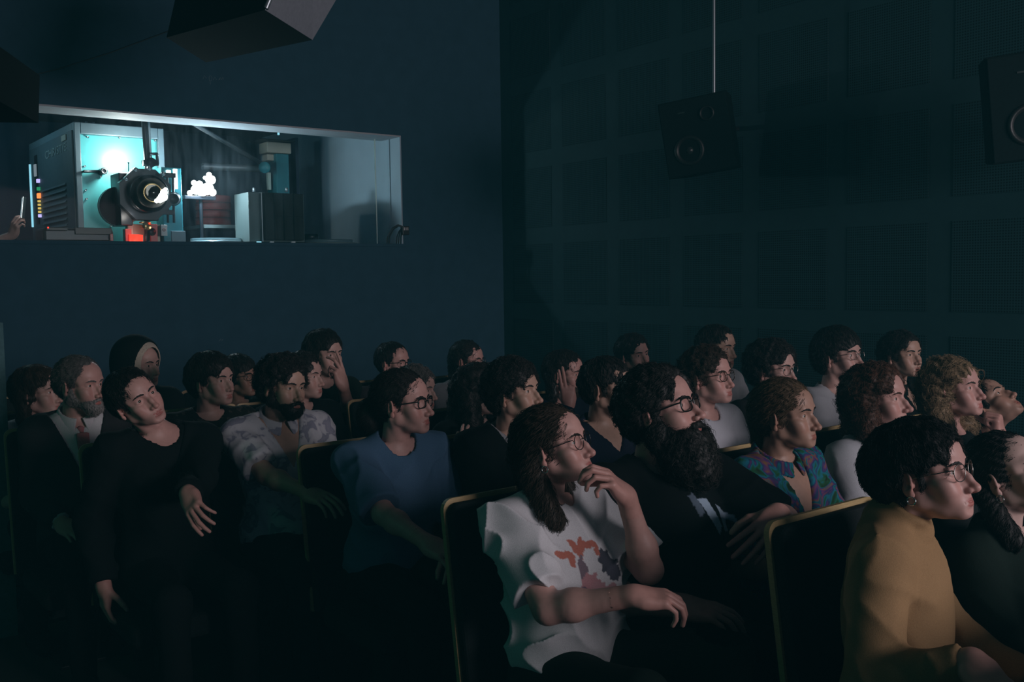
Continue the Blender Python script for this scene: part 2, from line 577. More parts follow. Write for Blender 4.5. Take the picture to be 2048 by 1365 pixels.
# ---------------------------------------------------------------- loudspeakers
plain('speaker_box', (.006, .008, .008), .95, scale=80, vary=.2, spec=.05)
plain('speaker_lit', (.26, .28, .32), .6, scale=50, vary=.1)
plain('speaker_baffle', (.007, .012, .013), .9, scale=80, vary=.15, spec=.08)
plain('speaker_cone', (.012, .014, .014), .45)
plain('cone_cap', (.03, .04, .04), .3)
plain('steel', (.50, .56, .60), .35, .8)
plain('black_plastic', (.012, .013, .014), .4)
def disc(c, r, n=28, y=0.0, prof=((1.0, 0), (.92, -.012), (.80, -.010), (.70, .004), (.35, .030), (.30, .026), (.0, .012))):
    vs, qs = [], []
    for (k, d) in prof:
        for i in range(n):
            a = 2 * math.pi * i / n
            vs.append((c[0] + r * k * math.cos(a), y + d, c[1] + r * k * math.sin(a)))
    for j in range(len(prof) - 1):
        for i in range(n):
            qs.append((j * n + i, j * n + (i + 1) % n, (j + 1) * n + (i + 1) % n, (j + 1) * n + i))
    return np.array(vs), np.array(qs)
def wall_speaker(loc, eul, label, rod=True, w=.225, h=.244, d=.36):
    o = empty('loudspeaker', loc); o.rotation_euler = eul
    tag(o, label, 'loudspeaker', 'surround loudspeakers')
    v, q = slab((-w, 0, -h), (w, d, h))
    v[v[:, 1] > d * .5, 0] *= .86
    obj('cabinet', (v, q), 'speaker_box', o, bevel=.006)
    obj('baffle', slab((-w + .008, -.008, -h + .008), (w - .008, .002, h - .008)), 'speaker_baffle', o, bevel=.004)
    wf = obj('woofer', disc((-.06, -.085), .098, y=-.012), 'speaker_cone', o, True)
    obj('dust_cap', disc((-.06, -.085), .034, y=-.002, prof=((1, .012), (.8, -.004), (.4, -.014), (0, -.018))), 'cone_cap', wf, True)
    obj('tweeter', disc((.085, .125), .048, y=-.012), 'speaker_cone', o, True)
    obj('badge', slab((-.10, -.012, .155), (-.055, -.008, .163)), 'cone_cap', o)
    return o
sp_c = at_depth(1394, 271, 6.3)
s1 = wall_speaker(sp_c, (.095, -.13, -1.058), 'dark two-way loudspeaker hung from a thin rod before the side wall')
r0 = at_depth(1428, 188, 6.32)
rp = rel(obj('hanging_rod', tube([r0 - V(0, 0, .02), V(r0[0], r0[1], ZC)], .010, 10), 'steel', None, True), s1)
br = rel(obj('wall_bracket', join([slab((-.03, -.02, -.02), (.03, .02, .02))]), 'black_plastic'), s1)
br.matrix_parent_inverse = Matrix.Identity(4); br.location = (.12, .38, .05)
arm = rel(obj('bracket_arm', tube([sp_c + V(.28, .12, .05), V(XW, sp_c[1] + .12, sp_c[2] + .10)], .016, 8), 'black_plastic', None, True), s1)
# second one, cut by the right edge of the picture
s2c = at_depth(2085, 208, 4.55)
s2 = wall_speaker(s2c, (.10, -.10, -.95), 'dark loudspeaker cut by the right edge, high on the side wall', w=.23, h=.25)
rel(obj('bracket_arm', tube([s2c + V(.25, .15, .0), V(XW, s2c[1] + .15, s2c[2] + .02)], .018, 8), 'black_plastic', None, True), s2)
rel(obj('hanging_rod', tube([s2c + V(.06, .05, .22), V(s2c[0] + .06, s2c[1] + .05, ZC)], .010, 8), 'steel', None, True), s2)
# wedge cabinet over the hall, seen from below
def lean_top(A, B, z):
    best = None
    a = at_z(*A, 2.9)
    for s in np.linspace(.6, 6, 300):
        p = (A[0] + (B[0] - A[0]) * s, A[1] + (B[1] - A[1]) * s)
        q = at_z(*p, z)
        e = np.hypot(*(q - a)[:2])
        if best is None or e < best[0]: best = (e, q)
    return best[1]
zb, zt = 2.9, 3.45
Q = [at_z(*p, zb) for p in ((333, 75), (412, 125), (625, 80), (530, 20))]
tA = lean_top((333, 75), (350, 0), zt) - Q[0]; tC = lean_top((625, 80), (672, 0), zt) - Q[2]
tm = (tA + tC) / 2
T = [Q[0] + tA, Q[1] + tm, Q[2] + tC, Q[3] + tm]
ctr = np.mean(Q + T, 0)
ws = empty('loudspeaker', ctr); tag(ws, 'large wedge-shaped loudspeaker overhead with screen light painted on one side, left of the middle', 'loudspeaker')
vv = np.array(Q + T)
cab = obj('cabinet', (vv, np.array([(0, 1, 5, 4), (1, 2, 6, 5), (3, 0, 4, 7), (0, 3, 2, 1), (4, 5, 6, 7)])), 'speaker_box'); rel(cab, ws)
rel(obj('lit_front', (np.array([Q[2], Q[3], T[3], T[2]]), np.array([(0, 1, 2, 3)])), 'speaker_lit'), ws)  # paler colour carries the screen light falling on this face
rel(obj('corner_fitting', tube([Q[3] + (T[3] - Q[3]) * .02 + V(0, 0, -.004), Q[3] + (T[3] - Q[3]) * .10 + V(0, 0, -.004)], .012, 8), 'steel', None, True), ws)
rel(obj('hanging_rod', tube([ctr + V(0, 0, .2), V(ctr[0], ctr[1], ZC)], .012, 8), 'black_plastic', None, True), ws)
# darker cabinet at the left edge
def free_box(name, corners, up, label, mat='speaker_box'):
    v = np.array(list(corners) + [c + up for c in corners])
    o = empty(name, v.mean(0)); tag(o, label, 'loudspeaker')
    rel(obj('cabinet', (v, np.array([(0, 3, 2, 1), (4, 5, 6, 7), (0, 1, 5, 4), (1, 2, 6, 5), (2, 3, 7, 6), (3, 0, 4, 7)])), mat), o)
    rel(obj('hanging_rod', tube([v.mean(0) + V(0, 0, .1), V(v.mean(0)[0], v.mean(0)[1], ZC)], .012, 8), 'black_plastic', None, True), o)
    return o
b1 = at_depth(77, 246, 4.7); b2 = at_depth(-20, 275, 4.0); bx = b2 - b1; bx[2] = 0
bz = np.array((-bx[1], bx[0], 0)); bz = nrm(bz) * .4
if (bz @ ray(60, 240)) < 0: bz = -bz
b2 = V(b2[0], b2[1], b1[2])
lb = free_box('loudspeaker', [b1, b1 + bz, b2 + bz, b2], V(.02, .02, .23), 'black loudspeaker cabinet cut by the left edge above the booth window')
# thin cable sagging over the back wall
cb = [at_y(0, 166, YB - .02), at_y(110, 140, YB - .02), at_y(220, 106, YB - .02), at_y(338, 62, YB - .02)]
tag(obj('cable', tube(cb, .004, 5), 'black_plastic', None, True), 'thin dark cable slanting across the back wall above the booth window', 'cable')

# thin scatter volume through the hall, added to turn the blacks teal
hz = slab((-2.59, -3.0, .01), (XW - .03, YB - .02, ZC - .02))
_me = make_mesh('added_haze', hz[0], hz[1], None, added_haze(), None, False)
_o = bpy.data.objects.new('added_haze', _me); C.objects.link(_o); _o['kind'] = 'stuff'; _o['label'] = 'thin teal veil added to lift the blacks'
# ---------------------------------------------------------------- heads (local frame: +x right, +y forward, +z up, origin between the ears at eye height)
HEAD = dict(w=1.0, jaw=1.0, chin=0.0, nose=1.0, nosew=1.0, bump=0.0, brow=1.0, lips=1.0, cheek=1.0, open=0.0, ear=1.0,
            neck=0.050, fat=0.0, fem=0.0, lid=0.0, face=1.0)

def head_sdf(hp, neck_to):
    w, jaw, ns = hp['w'], hp['jaw'], hp['nose']
    fat, fem, op = hp['fat'], hp['fem'], hp['open']
    neck_to = np.asarray(neck_to)
    def f(P):
        P = P.astype(np.float32)
        X = np.abs(P[:, 0])
        Q = P.copy(); Q[:, 0] = X                      # mirrored side
        zc = -0.110 - hp['chin']
        d = ell(P, V(0, -0.014, 0.036), (0.075 * w, 0.0965, 0.083))
        d = smin(d, ell(P, V(0, -0.045, 0.018), (0.070 * w, 0.066, 0.070)), 0.03)
        d = smin(d, ell(P, V(0, 0.040, 0.040), (0.059 * w, 0.050, 0.052)), 0.03)               # forehead
        d = smin(d, ell(P, V(0, 0.028, -0.040), ((0.052 + fat) * w * (0.5 + 0.5 * jaw), 0.056, 0.068)), 0.022)   # face mass
        # jaw line
        ja = V(0.0475 * w * jaw + fat * .6, -0.004, -0.060); jb = V(0.014 * jaw, 0.066, zc + 0.015)
        d = smin(d, cap(Q, ja, jb, 0.0115 + fat * .4, 0.0115), 0.024)
        d = smin(d, cap(Q, V(0.0545 * w, -0.006, -0.012), ja, 0.0125, 0.0115), 0.024)
        d = smin(d, ell(P, V(0, 0.074, zc + 0.012), (0.021 * (0.6 + 0.4 * jaw), 0.0155, 0.015)), 0.020)    # chin
        d = smin(d, ell(P, V(0, 0.040, zc + 0.022), (0.040 * jaw, 0.040, 0.016)), 0.02)                      # under jaw
        # muzzle round the mouth
        d = smin(d, ell(P, V(0, 0.070, -0.073), (0.029, 0.0225, 0.026)), 0.022)
        # cheek bones
        d = smin(d, ell(Q, V(0.044 * w, 0.052, -0.022), (0.0185 * hp['cheek'], 0.023, 0.015)), 0.020)
        d = smin(d, ell(Q, V(0.036, 0.060, -0.046), (0.018 + fat * .6, 0.020 + fat * .4, 0.022)), 0.024)
        # brow ridge
        br = 0.0105 * hp['brow']
        d = smin(d, cap(Q, V(0.010, 0.0815, 0.016), V(0.034, 0.0735, 0.0205), br, br), 0.014)
        d = smin(d, cap(Q, V(0.034, 0.0735, 0.0205), V(0.054 * w, 0.048, 0.012), br, br), 0.016)
        # eye sockets
        d = smax(d, -ell(Q, V(0.0315, 0.0915, -0.0015), (0.0195, 0.0185, 0.0125)), 0.011)
                # lids
        E = V(0.0315, 0.0685, -0.0005)
        lid = ell(Q, E, (0.0150, 0.0142, 0.0138))
        d = smin(d, lid, 0.006)
        # nose
        tip = V(0, 0.080 + 0.029 * ns, -0.0400 - 0.004 * ns)
        bridge = V(0, 0.0815, 0.008)
        mid = (bridge * 0.5 + tip * 0.5) + V(0, 0.0018 + hp['bump'], 0)
        d = smin(d, cap(P, V(0, .066, 0.004), V(0, .083, -0.036), 0.0115, 0.0165), 0.012)
        d = smin(d, cap(P, bridge, mid, 0.0070, 0.0070), 0.010)
        d = smin(d, cap(P, mid, tip, 0.0070, 0.0090 * hp['nosew'] ** .5), 0.009)
        d = smin(d, ell(P, tip + V(0, -0.001, 0.0005), (0.0105 * hp['nosew'], 0.0095, 0.0092)), 0.006)
        d = smin(d, ell(Q, tip + V(0.0122 * hp['nosew'], -0.0135, -0.0035), (0.0068, 0.0098, 0.0075)), 0.006)
        d = smin(d, cap(P, tip + V(0, -0.006, -0.006), V(0, 0.084, -0.059), 0.0045, 0.0045), 0.007)
        d = smax(d, -ell(Q, tip + V(0.0065 * hp['nosew'], -0.0085, -0.0115), (0.0036, 0.0062, 0.0050)), 0.003)
        # lips
        mz = -0.0745
        lp = hp['lips']
        my = 0.0905
        d = smin(d, cap(Q, V(0.000, my + .0005, mz + 0.0044), V(0.0215, my - 0.0095, mz + 0.0008), 0.0050 * lp, 0.0030), 0.005)
        lz = mz - 0.0050 - op * 0.016
        d = smin(d, cap(Q, V(0.0, my - 0.001, lz - .0015), V(0.0205, my - 0.0105, mz - 0.0016 - op * .006), 0.0062 * lp, 0.0032), 0.005)
        d = smax(d, -ell(P, V(0, 0.0955, lz - 0.0150), (0.020, 0.0080, 0.0060)), 0.012)         # fold under the lip
        if op > 0:
            d = smax(d, -ell(P, V(0, my + .002, mz - 0.002 - op * .006), (0.016, 0.018, 0.0015 + op * 0.0068)), 0.003)
        else:
            d = smax(d, -cap(Q, V(0, my + 0.0060, mz - .0002), V(0.0230, my - 0.0060, mz - 0.0006), 0.0020, 0.0012), 0.0040)
        d = smax(d, -cap(P, V(0, 0.0950, -0.0665), V(0, 0.0945, -0.058), 0.0026, 0.0022), 0.005)
        # eye opening
        op_z = 0.0047 - hp['lid'] * 0.003
        slit = ell(Q, V(0.0315, 0.0850, -0.0012), (0.0142, 0.0125, op_z))
        d = smax(d, -slit, 0.0012)
        # ears
        es = hp['ear']
        th = 0.42
        Re = np.array([[math.cos(th), math.sin(th), 0], [-math.sin(th), math.cos(th), 0], [0, 0, 1]]) @ \
            np.array([[1, 0, 0], [0, math.cos(-.18), -math.sin(-.18)], [0, math.sin(-.18), math.cos(-.18)]])
        ec = V(0.0765 * w + .003, -0.014, -0.011)
        e = ell(Q, ec, (0.0072, 0.0180 * es, 0.0315 * es), Re)
        e = smin(e, ell(Q, ec + V(-.002, 0.005, -0.026 * es), (0.0055, 0.0085, 0.0105), None), 0.006)
        e = smax(e, -ell(Q, ec + V(0.0072, -0.0005, 0.004), (0.0062, 0.0118 * es, 0.0225 * es), Re), 0.003)
        e = smin(e, cap(Q, ec + V(0.001, -0.0045, 0.014), ec + V(0.0005, -0.0065, -0.010), 0.0030), 0.003)
        e = smax(e, -ell(Q, ec + V(0.003, 0.006, -0.006), (0.006, 0.0055, 0.0075)), 0.002)
        e = smin(e, ell(Q, ec + V(-0.002, 0.014, -0.006), (0.0045, 0.0045, 0.0065)), 0.004)
        d = smin(d, e, 0.005)
        # neck
        nr = hp['neck']
        n0 = V(0, -0.030, -0.055)
        nk = cap(P, n0, neck_to, nr, nr * 1.06)
        d = smin(d, nk, 0.022)
        if fem < 0.5:
            m = n0 * .45 + neck_to * .55
            d = smin(d, ell(P, m + V(0, nr * .93, 0), (0.010, 0.009, 0.014)), 0.014)
        # the two neck muscles
        d = smin(d, cap(Q, V(0.052 * w, -0.028, -0.052), neck_to + V(0.012, nr * .80, -0.01), 0.0125, 0.0105), 0.014)
        return d
    return f

def head_tint(v, hp, stub=0.0, blush=1.0):
    """Natural colour differences of a face: lips, cheeks, ears, nose tip, brows' skin, shaved beard."""
    n = len(v)
    X = np.abs(v[:, 0]); t = np.ones((n, 3), np.float32)
    def g(c, r, k=1.6):
        q = (np.stack([X, v[:, 1], v[:, 2]], 1) - np.array(c)) / np.array(r)
        return np.clip(1.0 - (q * q).sum(1), 0, 1) ** (1 / k)
    def mix(m, c):
        nonlocal t
        t = t * (1 - m[:, None]) + t * np.array(c) * m[:, None]
    op = hp['open']
    mix(g((0.036, 0.06, -0.04), (0.026, 0.05, 0.024)) * .55 * blush, (1.0, .80, .78))
    mix(g((0.0, 0.108, -0.042), (0.02, 0.022, 0.016)) * .6 * blush, (1.0, .78, .76))
    mix(g((0.084, -0.014, -0.01), (0.02, 0.03, 0.04)) * .7, (1.02, .76, .72))
    if stub > 0:
        m = g((0.0, 0.03, -0.088), (0.066, 0.085, 0.042), 1.2)
        mix(np.clip(m * 1.6, 0, 1) * stub, (.42, .42, .46))
    lip = g((0.0, 0.0940, -0.0708), (0.0235, 0.014, 0.0048), 3)
    lip = np.maximum(lip, g((0.0, 0.0930, -0.0808 - op * .016), (0.0205, 0.014, 0.0062), 3))
    mix(np.clip(lip * 1.5, 0, 1), (.80, .50, .50))
    if op > 0:
        inside = g((0, 0.078, -0.077 - op * .006), (0.0155, 0.012, 0.003 + .0075 * op), 3)
        mix(np.clip(inside * 2, 0, 1), (.25, .12, .12))
    return t

def eye_mesh(name='eye_mesh'):
    """An eyeball with white, iris and pupil as rings of faces round its front."""
    vs, qs, ts, mats = [(0, 0.0124, 0)], [], [], []
    ang = [.17, .20, .44, .50, .8, 1.2, 1.7, 2.3, 2.9]
    n = 20
    for a in ang:
        for k in range(n):
            p = 2 * math.pi * k / n
            bulge = 1.06 if a < .5 else 1.0
            vs.append((0.0124 * math.sin(a) * math.cos(p), 0.0124 * math.cos(a) * bulge, 0.0124 * math.sin(a) * math.sin(p)))
    vs[0] = (0, 0.0124 * 1.065, 0)
    for k in range(n):
        ts.append((0, 1 + (k + 1) % n, 1 + k))
    qm = []
    for r in range(len(ang) - 1):
        for k in range(n):
            a = 1 + r * n + k; b = 1 + r * n + (k + 1) % n
            qs.append((a, b, b + n, a + n)); qm.append(0 if r < 1 else 1 if r < 3 else 2)
    me = make_mesh(name, np.array(vs), np.array(qs), np.array(ts))
    for i, p in enumerate(me.polygons):
        p.material_index = qm[i] if i < len(qs) else 0
    return me

# ---------------------------------------------------------------- hair
def hair_sdf(hp, st):
    """Hair as a shell over the skull. st: t (thickness), top, fringe, sides, back, curl, freq, plus extra shapes."""
    w = hp['w']
    t = st.get('t', 0.012) * .72
    fr = st.get('fringe', 0.0)          # lower edge of the fringe: + higher
    sd = st.get('side', -0.02)          # how far down the hair runs before the ear
    bk = st.get('back', -0.07)          # how far down the nape
    part = st.get('recede', 0.0)
    curl, freq = st.get('curl', 0.003), st.get('freq', 90)
    seed = st.get('seed', 1.0)
    top = st.get('top', 0.0) * .5
    extra = st.get('extra', [])
    def f(P):
        P = P.astype(np.float32)
        X = np.abs(P[:, 0]); Q = P.copy(); Q[:, 0] = X
        d = ell(P, V(0, -0.016, 0.038 + top * .5), (0.076 * w + t, 0.0965 + t, 0.082 + t + top * .5))
        d = smin(d, ell(P, V(0, -0.046, 0.012), (0.070 * w + t, 0.070 + t, 0.076 + t)), 0.03)
        # the face stays free
        fy = 0.110
        win = ell(P, V(0, fy, -0.045 + fr * .5), (0.066 * w, 0.078 + part, 0.108 + fr * .5))
        d = smax(d, -win, 0.012)
        tem = ell(Q, V(0.070 * w, 0.062, -0.040), (0.030, 0.046, 0.070))
        d = smax(d, -tem, 0.012)
        ear = ell(Q, V(0.085 * w, -0.006, -0.020), (0.030, 0.024, 0.036))
        if st.get('cover', False) is False:
            d = smax(d, -ear, 0.008)
        # lower rim: high in front of the ear, low at the nape
        edge = np.where(P[:, 1] > -0.01, sd, sd + (bk - sd) * np.clip((-0.01 - P[:, 1]) / 0.05, 0, 1))
        d = smax(d, (edge - P[:, 2]) * .8, 0.012)
        for e in extra:
            k = e.get('k', 0.015)
            if e['kind'] == 'ell':
                s = ell(Q if e.get('sym') else P, V(*e['c']), e['r'])
            elif e['kind'] == 'cap':
                s = cap(Q if e.get('sym') else P, V(*e['a']), V(*e['b']), e['ra'], e.get('rb', e['ra']))
            d = smax(d, -s, k) if e.get('cut') else smin(d, s, k)
        if curl > 0:
            d = d + curl * noise3(P, freq, seed) + curl * .5 * noise3(P, freq * 2.3, seed + 4)
        if st.get('strand', 0) > 0:
            a = np.arctan2(P[:, 0], P[:, 2] + 0.02)
            d = d + st['strand'] * np.sin(a * st.get('sf', 38) + 2.2 * np.sin(P[:, 1] * 60 + seed) + 9 * P[:, 2] * 6)
        return d
    return f

def strands(f, v, n, length, steps, curl, cfreq, crown, lift, rng, droop=.5, rad=.0008):
    """Single hairs lying on the surface of f, combed away from the crown."""
    idx = rng.integers(0, len(v), n)
    p = (v[idx] + rng.normal(0, .001, (n, 3)))
    ph = rng.random(n) * 6.28
    L = length * (.5 + rng.random(n))
    out = [p.copy()]
    e = .002
    lf = lift * rng.random(n) ** 2
    for k in range(steps):
        P = p.astype(np.float32)
        d0 = f(P)
        g = np.stack([f(P + np.array(a, np.float32) * e) - d0 for a in ((1, 0, 0), (0, 1, 0), (0, 0, 1))], 1)
        g /= np.linalg.norm(g, axis=1)[:, None] + 1e-9
        d = p - np.array(crown); d[:, 2] -= droop * .12
        d -= (d * g).sum(1)[:, None] * g
        d /= np.linalg.norm(d, axis=1)[:, None] + 1e-9
        s = np.cross(g, d)
        w = curl * np.sin(ph + k * cfreq)[:, None]
        d = d + s * w + rng.normal(0, .16, (n, 3))
        p = p + d * (L / steps)[:, None] - g * ((f(p.astype(np.float32)) - lf * (k + 1) / steps))[:, None] * .8
        out.append(p.copy())
    return np.stack(out, 1)

def hair_object(name, pts, mat, parent, rad):
    n, m, _ = pts.shape
    hc = bpy.data.hair_curves.new(name)
    hc.add_curves([m] * n)
    hc.points.foreach_set('position', pts.reshape(-1).astype(np.float32))
    a = hc.attributes.get('radius') or hc.attributes.new('radius', 'FLOAT', 'POINT')
    r = np.tile(rad * np.linspace(1, .35, m), n).astype(np.float32)
    a.data.foreach_set('value', r)
    hc.materials.append(mat)
    o = bpy.data.objects.new(name, hc); C.objects.link(o); o.parent = parent
    return o

def brow_sdf(hp, th=0.0034, tilt=0.0):
    skin = head_sdf(hp, V(0, -.05, -.2))
    pts = []
    for x, z in ((.0125, .0150 - tilt), (.022, .0185), (.034, .0205), (.044, .0190), (.053, .0140)):
        a, b = .03, .125                                    # on the skin
        for _ in range(22):
            m = (a + b) / 2
            if skin(np.array([[x, m, z]], np.float32))[0] < 0: a = m
            else: b = m
        pts.append(V(x, a, z))
    rr = (th * .9, th * 1.1, th, th * .75, th * .35)
    def f(P):
        P = P.astype(np.float32)
        Q = P.copy(); Q[:, 0] = np.abs(P[:, 0])
        d = cap(Q, pts[0], pts[1], rr[0], rr[1])
        for n in range(1, 4):
            d = smin(d, cap(Q, pts[n], pts[n + 1], rr[n], rr[n + 1]), .003)
        return np.maximum(d, skin(P) - 0.0016 + 0.0005 * np.sin(P[:, 0] * 900))
    return f

def beard_sdf(hp, st):
    jaw, w, fat = hp['jaw'], hp['w'], hp['fat']
    t = st.get('t', 0.008); L = st.get('len', 0.0); curl = st.get('curl', .0025); fq = st.get('freq', 120)
    zc = -0.110 - hp['chin']
    def f(P):
        P = P.astype(np.float32)
        Q = P.copy(); Q[:, 0] = np.abs(P[:, 0])
        ja = V(0.054 * w * jaw + fat * .6, -0.002, -0.058); jb = V(0.014 * jaw, 0.068, zc + 0.018)
        d = cap(Q, ja, jb, 0.012 + t + fat * .4, 0.0135 + t)
        d = smin(d, cap(Q, V(0.062 * w, 0.004, -0.020), ja, 0.006 + t * .7, 0.012 + t), 0.02)
        d = smin(d, ell(P, V(0, 0.066, zc + 0.012 - L * .5), (0.026 + t + L * .28, 0.022 + t + L * .12, 0.020 + t + L * .55)), 0.025)
        d = smin(d, ell(Q, V(0.030, 0.066, -0.080), (0.018 + t * .5, 0.018 + t * .4, 0.022)), 0.016)
        if L > 0.02:
            d = smin(d, ell(P, V(0, 0.030, zc - L * .45), (0.050 + t + L * .3, 0.045 + t, 0.03 + L * .6)), 0.03)
        if st.get('full'):
            d = smin(d, cap(Q, V(0.058 * w, -0.012, -0.068), V(0.034, 0.020, zc - L * .75), 0.028, 0.036), 0.03)
            d = smin(d, cap(P, V(0, 0.052, zc - .025), V(0, 0.058, zc - L), 0.040, 0.042), 0.03)
            d = smin(d, ell(Q, V(0.042, 0.042, -0.098), (0.030, 0.042, 0.036)), 0.025)
        # moustache
        mu = cap(Q, V(0.003, 0.0945, -0.0645), V(0.027, 0.080, -0.076), 0.0052 + t * .35, 0.0048 + t * .3)
        # keep the lips and cheeks free
        d = smax(d, -ell(P, V(0, 0.106, -0.0785), (0.0225, 0.024 + t, 0.0085)), 0.005)
        d = smax(d, -ell(Q, V(0.034, 0.088, -0.030), (0.030, 0.034, 0.030)), 0.010)
        if st.get('full'):
            d = smax(d, -ell(Q, V(0.046, 0.074, -0.030), (0.040, 0.052, 0.036)), 0.010)
        d = smin(d, mu, 0.006)
        d = d + curl * noise3(P, fq, st.get('seed', 2.0)) + curl * .5 * noise3(P, fq * 2.1, 5.0)
        return d
    return f
# ---------------------------------------------------------------- hands (local: wrist at origin, fingers +y, back of hand +z, thumb towards -x for a right hand)
def hand_sdf(mirror, curl=(.3, .35, .4, .45), thumb=(.5, .3), spread=.09, wrist_r=.027, scale=1.0, arm=None, armr=1.0):
    sx = -1.0 if mirror else 1.0
    segs = []
    base = [(-0.030, 0.086), (-0.010, 0.091), (0.011, 0.088), (0.030, 0.079)]
    lens = [(.042, .025, .021), (.046, .029, .022), (.043, .027, .022), (.034, .021, .019)]
    rad = [.0092, .0095, .0090, .0080]
    for i in range(4):
        x, y = base[i]
        p = V(x, y, 0.002 if i in (1, 2) else 0.0)
        a = 0.0
        side = (i - 1.4) * spread
        c = curl[i]
        bends = c if isinstance(c, (tuple, list)) else (c * .9, c * 1.1, c * .7)
        for j in range(3):
            a += bends[j]
            q = p + lens[i][j] * V(math.sin(side) * math.cos(a), math.cos(side) * math.cos(a), -math.sin(a))
            segs.append((p, q, rad[i] * (1 - .09 * j), rad[i] * (1 - .09 * (j + 1))))
            p = q
    t0 = V(-0.022, 0.022, -0.008)
    t1 = t0 + .046 * nrm(V(-math.sin(.75) * 1.0, math.cos(.75), -.35 - thumb[0] * .5))
    t2 = t1 + .034 * nrm(V(-math.sin(.45 - thumb[0] * .5), math.cos(.45), -.25 - thumb[0] * .7))
    t3 = t2 + .027 * nrm(V(-math.sin(.25 - thumb[1]), math.cos(.25), -.25 - thumb[1]))
    segs2 = [(t0, t1, .0150, .0115), (t1, t2, .0112, .0100), (t2, t3, .0100, .0082)]
    def f(P):
        Q = (P / scale).astype(np.float32); Q[:, 0] *= sx
        d = rbox(Q, V(0.0, 0.050, -0.002), (0.039, 0.040, 0.0145), 0.0135)
        d = smin(d, ell(Q, V(-0.022, 0.034, -0.012), (0.016, 0.030, 0.013)), 0.012)
        d = smin(d, ell(Q, V(0.026, 0.036, -0.009), (0.012, 0.032, 0.013)), 0.012)
        q2 = Q.copy(); q2[:, 2] *= 1.18
        d = smin(d, cap(q2, V(0, -.004, 0), V(0, 0.022, 0), wrist_r, wrist_r), 0.024)
        d = smin(d, cap(P.astype(np.float32), V(0, 0, 0), arm * .20, wrist_r * armr, (wrist_r + .0086) * armr), 0.016)
        g = None
        for (a, b, ra, rb) in segs:
            s = cap(Q, a, b, ra, rb)
            g = s if g is None else np.minimum(g, s)
        d = smin(d, g, 0.007)
        t = None
        for (a, b, ra, rb) in segs2:
            s = cap(Q, a, b, ra, rb)
            t = s if t is None else smin(t, s, .004)
        d = smin(d, t, 0.009)
        return d * scale
    return f

